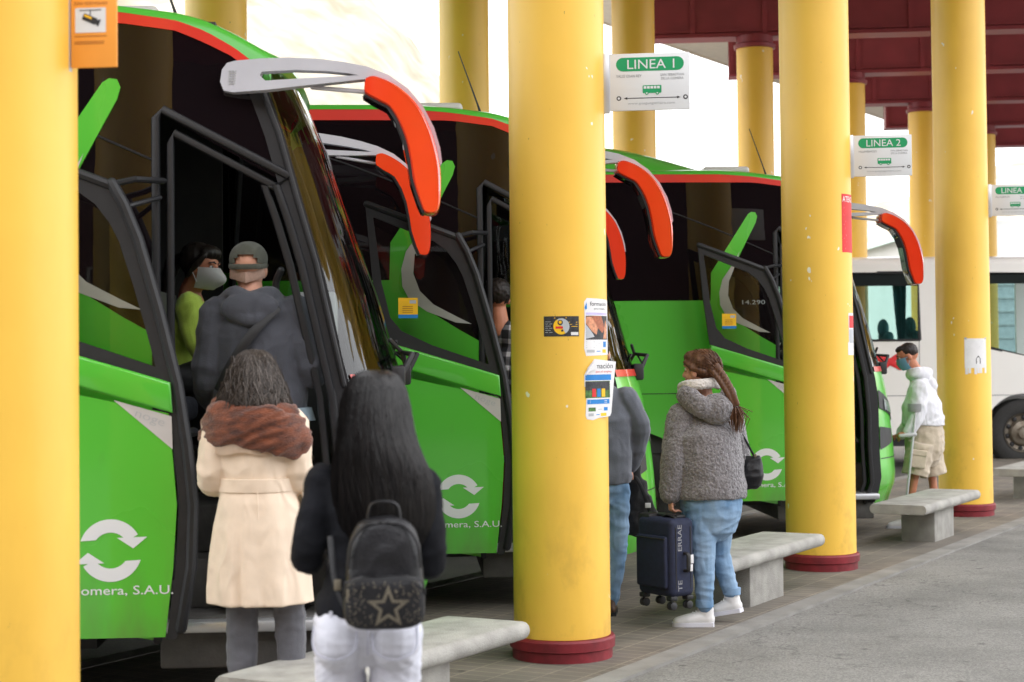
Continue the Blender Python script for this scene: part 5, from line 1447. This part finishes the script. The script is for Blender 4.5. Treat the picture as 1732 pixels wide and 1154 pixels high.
# cap worn forwards, strap opening at the back
bm = NB(); t_ = NB()
ell(t_, (0, -.010, .045), (.088, .110, .082), seg=28)
bmesh.ops.bisect_plane(t_, geom=t_.verts[:] + t_.edges[:] + t_.faces[:], plane_co=(0, 0, .022), plane_no=(0, 0, -1), clear_outer=True)
op = [v for v in t_.verts if v.co.y < -.02 and (v.co.x / .040) ** 2 + ((v.co.z - .020) / .040) ** 2 < 1]
bmesh.ops.delete(t_, geom=op, context='VERTS')
bmesh.ops.solidify(t_, geom=t_.faces[:], thickness=.004)
merge(bm, t_, mt)
tube(bm, [mt @ V(p) for p in spline([(-.086, -.03, .012), (-.052, -.098, .006), (0, -.117, .004), (.052, -.098, .006), (.086, -.03, .012)], 6)], (.012, .004), n=8, ref=(0, 0, 1))
tube(bm, [mt @ V((0, .075, .026)), mt @ V((0, .12, .02)), mt @ V((0, .165, .005))], [(.078, .006), (.075, .006), (.05, .005)], n=14, ref=(1, 0, 0))
obj('cap', bm, M['olive'], f.o, smooth=60)
bm = NB(); tube(bm, [mt @ V((-.076, -.05, -.02)), mt @ V((0, -.105, -.045)), mt @ V((.076, -.05, -.02))], (.025, .004), n=8, ref=(0, 0, 1)); obj('cropped_hair', bm, M['greyink'] if False else mat('cropped_grey_hair', srgb(170, 140, 125), rough=.9, vscale=80), f.o)

# ---------- coach driver
f = Fig('dark-haired woman driver in a yellow-green shirt and white face mask', 325, 8.85, .98)
P = f.P
J = dict(head=P(340, 452, .0), neck=P(322, 492, .02), shL=P(322, 512, .17), shR=P(318, 516, -.16), pelvis=P(296, 640, .05), waist=P(300, 590, .04), chest=P(312, 545, .02),
         elL=P(360, 590, .20), wrL=P(400, 590, .10), elR=P(338, 592, -.17), wrR=P(392, 588, -.08),
         hipL=P(300, 640, .14), hipR=P(300, 640, -.05), knL=P(440, 650, .14), knR=P(440, 650, -.02), anL=P(450, 780, .14), anR=P(450, 780, -.02))
bod, mt = skin_body(f, J, m=M['skin_tan'], yaw=R(-108), pitch=R(-10), hands=[(J['wrL'], (1, -.2, .1), (0, 0, -1), .5, .9, 1), (J['wrR'], (1, .1, .1), (0, 0, -1), .5, .9, 1)], hk=.98)
eyes(mt, .98, bod)
M['hivis'] = cloth('yellow_green_shirt', srgb(172, 196, 74), var=.08)
bm = NB(); torso(bm, J, [(.17, .13), (.175, .13), (.15, .12), (.165, .12), (.155, .08), (.065, .06)])
for s in 'LR': arm(bm, J['sh' + s], J['el' + s], J['wr' + s], (.068, .056, .045))
fuse('shirt', bm, .008, M['hivis'], f.o, 3, wr(.008, 9))
bm = NB()
for s in 'LR': leg(bm, J['hip' + s], J['kn' + s], J['an' + s], (.095, .075, .055))
fuse('trousers', bm, .01, M['ink'], f.o, 3)
M['dark_hair'] = hairmat('dark_brown_hair', (.012, .009, .008), (.03, .022, .018), .4)
bm = NB(); t_ = NB()
ell(t_, (0, -.030, .035), (.086, .095, .092), seg=20); ell(t_, (0, .035, .078), (.070, .06, .042), seg=16)
tube(t_, [V((0, -.11, .03)), V((.0, -.16, .0)), V((.02, -.165, -.08)), V((.03, -.15, -.17)), V((.03, -.14, -.22))], [.032, .045, .040, .03, .012], n=12)
for s in (-1, 1): tube(t_, [V((s * .074, .045, .06)), V((s * .082, .01, .01)), V((s * .075, -.03, -.05))], [.016, .02, .015], n=8)
merge(bm, t_, mt); fuse('hair', bm, .006, M['dark_hair'], f.o, 2, lambda c, n: .004 * noise.noise(V((c.x * 50, c.y * 50, c.z * 14))))
def face_mask(f, mt, m, duck=False, k=1.):
    bm = NB(); t_ = NB(); rs = []
    for i in range(9):
        v = i / 8; z = (.004 - .112 * v) * k; row = []
        for j in range(13):
            a = R(-72 + 144 * j / 12); b = math.cos(a)
            bulge = (.108 + .016 * math.sin(math.pi * v)) if not duck else (.108 + .054 * math.sin(math.pi * min(1, v * 1.05)) * b ** 2)
            row.append(V((.090 * k * math.sin(a) * (1 - .25 * v * v), (bulge * b - .004) * k - .018 * v * v, z + (.012 * (b - .5) if i == 0 else 0))))
        rs.append(row)
    rings(t_, rs, caps=False, closed=False); bmesh.ops.solidify(t_, geom=t_.faces[:], thickness=.003)
    for s in (-1, 1):
        for z in (-.005, -.075): tube(t_, [V((s * .080 * k, .03 * k, z * k)), V((s * .080 * k, -.005, -.012 * k + (z + .04) * .3))], .0022, n=5)
    merge(bm, t_, mt); return obj('face_mask', bm, m, f.o, smooth=60)
face_mask(f, mt, M['paper'], True, .98)

# ---------- man in the checked shirt in the second coach
f = Fig('dark-haired man in a black and white checked shirt in the middle coach doorway', 850, 11.12, .42)
P = f.P
J = dict(head=P(840, 505, .03), neck=P(846, 545, .0), shL=P(846, 572, .08), shR=P(905, 572, -.02), pelvis=P(875, 690), waist=P(872, 650), chest=P(872, 610),
         elL=P(838, 640, .12), wrL=P(850, 690, .2), elR=P(925, 640), wrR=P(920, 690, .1),
         hipL=P(858, 700), hipR=P(892, 700), knL=P(858, 780), knR=P(892, 780), anL=P(860, 850), anR=P(892, 850))
for s in 'LR': J['an' + s].z = .09
_, mt = skin_body(f, J, m=M['skin_tan'], yaw=R(20), hands=[(J['wrL'], (.2, .8, -.4), (1, 0, 0), .5, 1, 1), (J['wrR'], (-.2, 1, .2), (-1, 0, 0), .7, 1, 1)])
def plaid():
    m = mat('black_white_checked_cloth', (.02, .02, .024), rough=.9, var=.2, vscale=30, bump=.2)
    n = m.node_tree.nodes; l = m.node_tree.links; b = n['Principled BSDF']
    tcn = n.new('ShaderNodeTexCoord'); mp = n.new('ShaderNodeMapping'); mp.inputs['Rotation'].default_value = (R(3), R(-5), R(8))
    l.new(tcn.outputs['Object'], mp.inputs['Vector'])
    outs = []
    for ax, sc in (('X', 4.3), ('Z', 3.6)):
        wv = n.new('ShaderNodeTexWave'); wv.bands_direction = ax; wv.inputs['Scale'].default_value = sc; wv.inputs['Distortion'].default_value = .6; wv.inputs['Detail'].default_value = 1
        l.new(mp.outputs['Vector'], wv.inputs['Vector'])
        r = n.new('ShaderNodeMapRange'); r.inputs['From Min'].default_value = .62; r.inputs['From Max'].default_value = .78; r.inputs['To Max'].default_value = .5
        l.new(wv.outputs['Fac'], r.inputs['Value']); outs.append(r.outputs['Result'])
    a = n.new('ShaderNodeMath'); a.operation = 'ADD'; l.new(outs[0], a.inputs[0]); l.new(outs[1], a.inputs[1])
    pw = n.new('ShaderNodeMath'); pw.operation = 'POWER'; pw.inputs[1].default_value = 2.2; l.new(a.outputs[0], pw.inputs[0])
    x = n.new('ShaderNodeMix'); x.data_type = 'RGBA'; x.inputs[6].default_value = (.016, .016, .02, 1); x.inputs[7].default_value = (.55, .53, .56, 1)
    l.new(pw.outputs[0], x.inputs[0]); l.new(x.outputs[2], b.inputs['Base Color']); return m
M['plaid'] = plaid()
bm = NB(); torso(bm, J, [(.19, .14), (.19, .14), (.18, .13), (.19, .13), (.17, .09), (.07, .065)])
for s in 'LR': arm(bm, J['sh' + s], J['el' + s], J['wr' + s], (.072, .062, .048))
fuse('shirt', bm, .009, M['plaid'], f.o, 3, wr(.008, 8))
bm = NB()
for s in 'LR': leg(bm, J['hip' + s], J['kn' + s], J['an' + s], (.095, .075, .06))
fuse('trousers', bm, .01, cloth('dark_red_trousers', srgb(110, 20, 28)), f.o, 3)
for s in 'LR':
    a = J['an' + s]; sneaker(f, (a.x, -.08, 0), (a.x, .19, 0), (M['ink'], M['rubber']), voxel=.01, laces=False)
bm = NB(); t_ = NB(); ell(t_, (0, -.022, .038), (.088, .100, .095), seg=20); ell(t_, (0, .04, .082), (.07, .06, .045))
merge(bm, t_, mt); fuse('hair', bm, .007, M['dark_hair'], f.o, 2, lambda c, n: .006 * noise.noise(c * 55))

# ---------- man in the grey sweater behind the middle column
f = Fig('man in a grey sweater and blue jeans, half hidden behind the middle column', 1015, 10.72)
P = f.P
J = dict(head=P(1008, 598, .03), neck=P(1012, 636, .0), shL=P(962, 668), shR=P(1058, 674), pelvis=P(1016, 810), waist=P(1016, 765), chest=P(1014, 710),
         elL=P(950, 740), wrL=P(975, 790, .15), elR=P(1082, 728, .02), wrR=P(1066, 792, .10),
         hipL=P(996, 822), hipR=P(1040, 822), knL=P(996, 910), knR=P(1042, 912), anL=P(996, 985), anR=P(1030, 988))
for s in 'LR': J['an' + s].z = .09
_, mt = skin_body(f, J, hands=[(J['wrL'], (.2, .6, -.6), (1, 0, 0), .5, 1, 1), (J['wrR'], (.2, .2, -1), (-1, 0, 0), 1.1, 1, 1)])
M['greysweat'] = cloth('grey_sweater_knit', srgb(96, 100, 110), var=.08)
bm = NB(); torso(bm, J, [(.19, .14), (.195, .145), (.19, .14), (.2, .14), (.19, .10), (.07, .065)], .03)
for s in 'LR': arm(bm, J['sh' + s], J['el' + s], J['wr' + s], (.078, .070, .046))
fuse('sweater', bm, .008, M['greysweat'], f.o, 3, wr(.008, 8, 1, 1, 9))
M['denim'] = creases(mat('light_blue_denim', srgb(146, 172, 198), rough=.9, col2=srgb(84, 122, 158), vscale=6, bump=.2, bscale=260, stretch=(1, 1, .5)), 11, .5)
bm = NB(); tube(bm, [P(1017, 800), P(1017, 832)], [(.165, .125), (.17, .13)], n=20)
for s in 'LR': leg(bm, J['hip' + s], J['kn' + s], J['an' + s], (.098, .075, .058))
fuse('jeans', bm, .008, M['denim'], f.o, 3, wr(.007, 9, .8, 1.6, 8))
for s in 'LR':
    a = J['an' + s]; sneaker(f, (a.x, -.07, 0), (a.x + .02, .2, 0), (mat('brown_shoe_leather', srgb(80, 55, 38), rough=.5), M['rubber']), voxel=.01, laces=False)
bm = NB(); t_ = NB(); ell(t_, (0, -.022, .038), (.085, .098, .09), seg=20); merge(bm, t_, mt); fuse('hair', bm, .008, M['dark_hair'], f.o, 2, lambda c, n: .006 * noise.noise(c * 55))
# his black bag
c = f.root + P(1080, 906, .12)
t = thing('shoulder_bag', 'limp black cloth bag hanging from the grey sweater man, near the suitcase', 'bag', c, 0)
Q = lambda x, y, dy=0.: at(x, y, f.Y + .12 + dy) - c
bm = NB(); tube(bm, spline([Q(1072, 792), Q(1076, 830), Q(1082, 868), Q(1080, 892)], 6), [(.05, .035)] * 4 + [(.075, .045)] * 4 + [(.095, .05)] * 4 + [(.115, .06)] * 4 + [(.115, .06)] * 3, n=18)
M['blackcloth'] = cloth('black_bag_cloth', (.010, .010, .011), var=.3)
fuse('bag_body', bm, .008, M['blackcloth'], t, 3, wr(.012, 10, 1, .7, 3))
bm = NB(); tube(bm, spline([Q(1068, 795), Q(1085, 825, -.07), Q(1100, 868, -.06)], 6), (.012, .004), n=8, ref=(1, 0, 0)); obj('strap', bm, M['blackcloth'], t)
bm = NB(); box(bm, Q(1096, 855, -.075), (.035, .006, .03), bevel=.002); obj('strap_tab', bm, M['paper'], t)
bm = NB(); tube(bm, spline([Q(1060, 790), Q(1064, 805), Q(1070, 802)], 4), .012, n=8); obj('handle', bm, M['blackcloth'], t)

# ---------- woman with the suitcase
f = Fig('woman with a long brown braid in a grey fleece jacket and light blue jeans', 1190, 10.28)
P = f.P
J = dict(head=P(1183, 627, .02), neck=P(1190, 668, .02), shL=P(1152, 706, -.03), shR=P(1233, 708, .10), pelvis=P(1204, 838), waist=P(1200, 790), chest=P(1194, 740),
         elL=P(1142, 772, -.06), wrL=P(1134, 838, -.05), elR=P(1246, 780, .10), wrR=P(1240, 830, .22),
         hipL=P(1186, 855, -.05), hipR=P(1218, 855, .07), knL=P(1190, 950, -.06), knR=P(1218, 935, .09), anL=P(1192, 1036, -.05), anR=P(1238, 1018, .10))
J['anL'].z = .10; J['anR'].z = .15
bod, mt = skin_body(f, J, voxel=.0045, yaw=R(52), hands=[(J['wrL'] + V((0, 0, .0)), (.03, -.02, -1), (1, .25, 0), 1.15, .95, 1), (J['wrR'], (0, .3, -1), (-1, 0, 0), .5, .9, 1)], hk=.97)
eyes(mt, .97, bod)
M['fleece'] = mat('grey_sherpa_fleece', srgb(138, 134, 136), rough=1, col2=srgb(98, 95, 97), vscale=72, bump=1., bscale=85, sheen=.5, detail=3)
M['whitefleece'] = mat('white_fleece_lining', (.62, .58, .54), rough=1, var=.12, vscale=60, bump=1., bscale=90, sheen=.5)
fl = lambda c, n: .0055 * (1 - 2.2 * abs(noise.noise(c * 62))) + .004 * noise.noise(c * 14) + .010 * (.5 - abs(noise.noise(V((c.x * 6, c.y * 6, c.z * 10)))))
bm = NB(); torso(bm, J, [(.205, .18), (.21, .185), (.205, .178), (.205, .165), (.175, .115), (.08, .075)], .01)
for s in 'LR': arm(bm, J['sh' + s], J['el' + s], J['wr' + s] + V((0, 0, .015)), (.082, .080, .062))
tube(bm, spline([P(1160, 668, -.08), P(1190, 690, -.14), P(1225, 682, -.04), P(1232, 668, .08)], 6), (.06, .045), n=12, ref=(0, 0, 1))
ell(bm, P(1212, 692, -.11), (.10, .07, .085))
fuse('fleece_jacket', bm, .0065, M['fleece'], f.o, 3, fl)
bm = NB(); tube(bm, spline([P(1152, 656, .02), P(1162, 652, -.08), P(1185, 650, -.10), P(1208, 648, -.04), P(1215, 650, .06)], 6), (.032, .026), n=12, ref=(0, 0, 1))
fuse('hood_lining', bm, .006, M['whitefleece'], f.o, 2, lambda c, n: .004 * noise.noise(c * 80))
bm = NB(); tube(bm, [J['wrL'] + V((0, 0, .028)), J['wrL'] + V((0, 0, .016))], (.052, .05), n=14); fuse('cuff_lining', bm, .005, M['whitefleece'], f.o, 2, lambda c, n: .002 * noise.noise(c * 90))
bm = NB(); tube(bm, [P(1202, 825), P(1203, 850), P(1203, 872)], [(.175, .16), (.185, .17), (.175, .165)], n=20)
leg(bm, J['hipL'], J['knL'], J['anL'] + V((0, 0, .02)), (.108, .066, .048)); leg(bm, J['hipR'], J['knR'], J['anR'] + V((0, 0, .02)), (.106, .062, .046))
jn = fuse('jeans', bm, .006, M['denim'], f.o, 3, lambda c, n: wr(.005, 11, .8, 2.0, 6)(c, n))
for s in 'LR':
    bm = NB(); a = J['an' + s]; tube(bm, [a + V((0, 0, .055)), a + V((.0, 0, .015))], (.053, .055), n=16, dome=False); obj('turn_up', bm, M['denim'], jn)
WS = (mat('white_shoe_leather', (.72, .71, .70), rough=.5, var=.03), mat('white_rubber_sole', (.66, .66, .72), rough=.6, var=.02))
sneaker(f, J['anL'] * 1 + V((.055, 0, -.10)), J['anL'] * 1 + V((-.195, .02, -.10)), WS, w=.045, h=.10)
sneaker(f, J['anR'] * 1 + V((.06, -.03, -.085)), J['anR'] * 1 + V((-.155, .06, -.13)), WS, w=.045, h=.10)
# hair drawn back into a braid
M['brown_hair'] = hairmat('reddish_brown_hair', (.060, .026, .014), (.15, .072, .038), .42)
bm = NB(); t_ = NB(); ell(t_, (0, -.026, .034), (.086, .100, .094), seg=22); ell(t_, (0, .034, .078), (.07, .062, .044)); ell(t_, (0, -.09, .0), (.045, .045, .05))
for s in (-1, 1): tube(t_, [V((s * .070, .05, .05)), V((s * .083, .0, .02)), V((s * .06, -.07, -.01))], [.016, .024, .02], n=8)
merge(bm, t_, mt)
hb = fuse('hair', bm, .005, M['brown_hair'], f.o, 2, lambda c, n: .004 * noise.noise(V((c.x * 40, c.y * 40, c.z * 40))))
br = spline([P(1206, 622, -.07), P(1220, 640, -.10), P(1232, 660, -.12), P(1239, 676, -.13), P(1244, 688, -.12)], 8)
bm = NB()
for i, p in enumerate(br[:-1]):
    k = i / len(br); r = .030 - .010 * k; d = (br[i + 1] - p).normalized(); sd_ = V((d.z, 0, -d.x)).normalized() * (1 if i % 2 else -1)
    ell(bm, p + sd_ * r * .55, (r * .95, r * .8, r * .62), Matrix.Rotation((1 if i % 2 else -1) * R(32), 4, 'Y') , 12)
fuse('braid', bm, .0045, M['brown_hair'], hb, 1)
bm = NB(); ell(bm, P(1244, 689, -.12), (.020, .020, .012)); obj('hair_tie', bm, M['ink'], hb)
bm = NB(); q = random.Random(9)
for _ in range(160):
    a, b = q.gauss(0, .018), q.gauss(0, .018); e = q.uniform(16, 48)
    tube(bm, [P(1244, 687, -.12) + V((a * .3, b * .3, 0)), P(1247, 687 + e * .5, -.12) + V((a * 1.4, b * 1.4, 0)), P(1246, 687 + e, -.12) + V((a * .9, b * .9, 0))], [.0025, .0025, .0008], n=4, dome=False)
obj('braid_end', bm, M['brown_hair'], hb)
bm = NB(); q = random.Random(4)
for _ in range(200):
    a = q.uniform(0, 2 * math.pi); z = q.uniform(-.2, 1)
    p = V((.087 * math.cos(a) * math.sqrt(1 - z * z * .9), -.026 + .101 * math.sin(a) * math.sqrt(1 - z * z * .9), .034 + .095 * z))
    if p.y > .05 and p.z < .06: continue
    e = V((0, -.115, .0))
    pts = [mt @ (p + (e - p) * k_ + (p - V((0, -.026, .034))).normalized() * (.006 + .02 * math.sin(math.pi * k_) * 1.2)) for k_ in (0, .25, .5, .75, 1)]
    tube(bm, pts, [.0012, .0022, .0022, .002, .001], n=4, dome=False)
obj('hair_strands', bm, M['brown_hair'], hb)
# her handbag
c = f.root + P(1262, 828, .05)
t = thing('handbag', 'black handbag hanging at the right hip of the woman in fleece', 'bag', c, R(-20))
bm = NB(); rs = []
for z, hw, hd, cx in ((0, .035, .02, .02), (.02, .075, .045, .018), (.08, .092, .055, .012), (.14, .090, .045, .01), (.185, .080, .026, .012), (.20, .070, .012, .012)):
    rs.append([V((cx + hw * math.copysign(abs(math.cos(b)) ** .7, math.cos(b)), hd * math.copysign(abs(math.sin(b)) ** .7, math.sin(b)), z)) for b in [2 * math.pi * j / 28 for j in range(28)]])
rings(bm, rs); fuse('bag_body', bm, .005, M['leather'], t, 2, wr(.005, 14))
for k, (dx, pts) in enumerate(((0, [(-.05, .0, .19), (-.085, -.01, .30), (-.105, -.02, .42)]), (1, [(.055, .0, .19), (.0, -.02, .30), (-.075, -.03, .42)]))):
    bm = NB(); tube(bm, spline(pts, 5), (.007, .004), n=6, ref=(1, 0, 0)); obj('strap', bm, M['leather'], t)
bm = NB(); box(bm, (-.062, -.012, .205), (.016, .012, .022), bevel=.004); obj('strap_buckle', bm, M['gold'], t)
bm = NB(); box(bm, (.06, -.012, .2), (.016, .012, .022), bevel=.004); obj('strap_buckle', bm, M['gold'], t)

# suitcase
c = f.root + P(1127, 1021, -.10)
t = thing('suitcase', 'small navy blue cabin suitcase on spinner wheels, carried by the woman in fleece', 'suitcase', c, R(-55))
M['navy'] = mat('navy_suitcase_cloth', (.011, .016, .045), rough=.75, var=.15, vscale=40, bump=.3, bscale=300)
M['silverprint'] = mat('silver_print', (.26, .26, .28), rough=.5)
W_, D_, H_ = .315, .18, .45; zb = .055
bm = NB(); box(bm, (0, 0, zb + H_ / 2), (W_, D_, H_), bevel=.035, seg=5); body = obj('suitcase_body', bm, M['navy'], t, smooth=50)
bm = NB(); box(bm, (-.005, -D_ / 2 - .009, zb + .20), (W_ - .05, .03, .30), bevel=.014, seg=3); fp = obj('front_pocket', bm, M['navy'], t)
bm = NB(); tube(bm, [(-.135, -D_ / 2 - .026, zb + .335), (.125, -D_ / 2 - .026, zb + .335)], .004, n=6); obj('zip', bm, M['ink'], fp)
bm = NB()
for y in (-.055, .055): tube(bm, [(W_ / 2 - .002, y, zb + .05), (W_ / 2 + .001, y, zb + H_ - .05)], .004, n=6)
obj('zip', bm, M['ink'], body)
bm = NB(); Fs = lambda a, b: (W_ / 2 + .0016, a, b)
write(bm, 'ERRAE', -.012 + .0, zb + .265, .030, Fs, rot=R(90), width=.15, bold=.008); obj('lettering', bm, M['silverprint'], body, smooth=0); bm = NB(); write(bm, 'TE', -.012, zb + .035, .030, Fs, rot=R(90), width=.062, bold=.008)
obj('lettering', bm, M['silverprint'], body, smooth=0)
bm = NB(); tube(bm, spline([(W_ / 2, .01, zb + .15), (W_ / 2 + .03, .01, zb + .155), (W_ / 2 + .034, .01, zb + .20), (W_ / 2 + .03, .01, zb + .245), (W_ / 2, .01, zb + .25)], 5), (.013, .009), n=10, ref=(0, 1, 0)); obj('side_handle', bm, M['rubber'], t)
bm = NB(); box(bm, (W_ / 2 + .012, .055, zb + .215), (.004, .022, .05), bevel=.001); box(bm, (W_ / 2 + .012, .05, zb + .165), (.004, .020, .04), bevel=.001); obj('luggage_label', bm, M['paper'], t)
bm = NB(); box(bm, (.0, .03, zb + H_ + .006), (.22, .07, .02), bevel=.008); box(bm, (-.115, -.02, zb + H_ - .012), (.10, .10, .06), bevel=.015); obj('top_cover', bm, M['rubber'], t)
hp = (P(1136, 868, -.05) + f.root - c); hp = Matrix.Rotation(R(55), 3, 'Z') @ hp
bm = NB(); tube(bm, spline([(.01, -.02, zb + H_), (.02, -.02, hp.z - .01), (.055, -.02, hp.z), (.10, -.02, hp.z - .01), (.115, -.02, zb + H_)], 5), (.012, .008), n=10, ref=(0, 1, 0)); obj('top_handle', bm, M['rubber'], t)
for sx in (-1, 1):
    for sy in (-1, 1):
        cx_, cy_ = sx * (W_ / 2 - .035), sy * (D_ / 2 - .03)
        bm = NB(); box(bm, (cx_, cy_, zb - .008), (.05, .05, .03), bevel=.008); w_ = obj('wheel_fork', bm, M['rubber'], t)
        for d in (-.013, .013):
            bm = NB(); rings(bm, [[V((cx_ + d + e, cy_ + .024 * q_ * math.cos(2 * math.pi * i / 20), .004 + .024 * q_ * math.sin(2 * math.pi * i / 20))) for i in range(20)] for e, q_ in ((-.009, .8), (-.006, 1), (.006, 1), (.009, .8))]); obj('wheel', bm, M['ink'], w_)

# ---------- man with the crutch
f = Fig('man in a white hoodie and beige cargo shorts leaning on a crutch, blue face mask', 1555, 15.85)
P = f.P
J = dict(head=P(1529, 603, .0), neck=P(1547, 632, .02), shL=P(1550, 656, -.17), shR=P(1553, 656, .18), pelvis=P(1558, 742), waist=P(1555, 712), chest=P(1553, 682),
         elL=P(1545, 702, -.20), wrL=P(1531, 731, -.20), elR=P(1538, 705, .2), wrR=P(1518, 735, .18),
         hipL=P(1553, 750, -.10), hipR=P(1564, 750, .10), knL=P(1540, 815, -.10), knR=P(1572, 815, .10), anL=P(1530, 880, -.09), anR=P(1578, 880, .10))
for s in 'LR': J['an' + s].z = .09
bod, mt = skin_body(f, J, m=M['skin_tan'], voxel=.006, yaw=R(84), pitch=R(-22), hands=[(J['wrL'], (-1, 0, -.25), (0, .25, -1), 1.1, 1, 1), (J['wrR'], (-1, 0, -.3), (0, 0, -1), .6, 1, 1)])
eyes(mt, 1., bod)
M['whitehood'] = cloth('white_sweatshirt', (.70, .70, .74), var=.03, sheen=.1)
bm = NB(); torso(bm, J, [(.20, .185), (.205, .19), (.20, .19), (.205, .175), (.18, .12), (.08, .07)], -.12)
for s in 'LR': arm(bm, J['sh' + s], J['el' + s], J['wr' + s], (.080, .072, .052))
tube(bm, spline([P(1531, 634, .0), P(1540, 631, -.09), P(1558, 630, -.07), P(1567, 632, .0), P(1558, 630, .08), P(1540, 631, .09), P(1531, 634, .0)], 5), (.052, .030), n=10, ref=(0, 0, 1)); ell(bm, P(1568, 652, .0), (.06, .10, .08))
fuse('hooded_sweatshirt', bm, .008, M['whitehood'], f.o, 3, wr(.010, 8, 1, 1, 4))
M['beige'] = cloth('beige_shorts_cloth', srgb(190, 176, 156), var=.07)
bm = NB(); tube(bm, [P(1557, 716), P(1558, 745), P(1558, 760)], [(.17, .18), (.18, .19), (.175, .185)], n=18)
for s, x in (('L', 1542), ('R', 1574)):
    tube(bm, [J['hip' + s], J['hip' + s].lerp(J['kn' + s], .5), P(x, 804, -.10 if s == 'L' else .10)], [.125, .125, .122], n=16, dome=False)
sh = fuse('cargo_shorts', bm, .008, M['beige'], f.o, 2, wr(.009, 8, 1, 1.2, 6))
bm = NB(); box(bm, P(1548, 778, -.235), (.14, .03, .15), Matrix.Rotation(R(8), 4, 'Y'), bevel=.012); box(bm, P(1549, 766, -.25), (.15, .02, .05), Matrix.Rotation(R(8), 4, 'Y'), bevel=.006); fuse('cargo_pocket', bm, .006, M['beige'], sh, 2)
for s in 'LR':
    a = J['an' + s]; sneaker(f, (a.x + .07, a.y, 0), (a.x - .2, a.y, 0), WS, voxel=.008, laces=False)
bm = NB(); t_ = NB(); ell(t_, (0, -.024, .036), (.081, .092, .084), seg=20); ell(t_, (0, .022, .082), (.062, .06, .032)); merge(bm, t_, mt)
fuse('hair', bm, .006, M['dark_hair'], f.o, 2, lambda c, n: .003 * noise.noise(c * 70))
face_mask(f, mt, mat('blue_surgical_mask', srgb(140, 185, 215), rough=.8, var=.04), False)
# crutch
a = f.root + P(1544, 690, -.27); b = f.root + P(1529, 838, -.27); hnd = f.root + P(1536, 735, -.27)
d = (a - b).normalized(); b = a - d * ((a.z - .02) / d.z)
t = thing('crutch', 'grey forearm crutch held by the man in the white hoodie', 'crutch', b, 0)
L_ = lambda p: p - b
M['crutch'] = mat('grey_crutch_plastic', (.46, .46, .47), rough=.4, var=.05)
bm = NB(); tube(bm, [V((0, 0, .03)), L_(a)], .0115, n=12); obj('shaft', bm, M['crutch'], t)
bm = NB(); tube(bm, [V((0, 0, 0)), d * .05], [.022, .015], n=12); obj('rubber_tip', bm, M['rubber'], t)
bm = NB(); tube(bm, [L_(hnd) + V((.03, 0, .0)), L_(hnd) + V((-.10, 0, -.012))], [.020, .017], n=12); obj('hand_grip', bm, M['crutch'], t)
bm = NB(); rings(bm, [[L_(a) + V((.065 * math.cos(R(q)), .065 * math.sin(R(q)) + .05, z)) for q in range(-220, 41, 13)] for z in (-.035, .035)], caps=False, closed=False); bmesh.ops.solidify(bm, geom=bm.faces[:], thickness=.006); obj('arm_cuff', bm, M['crutch'], t)
for o_ in (f.o, t): o_.location.x += .03
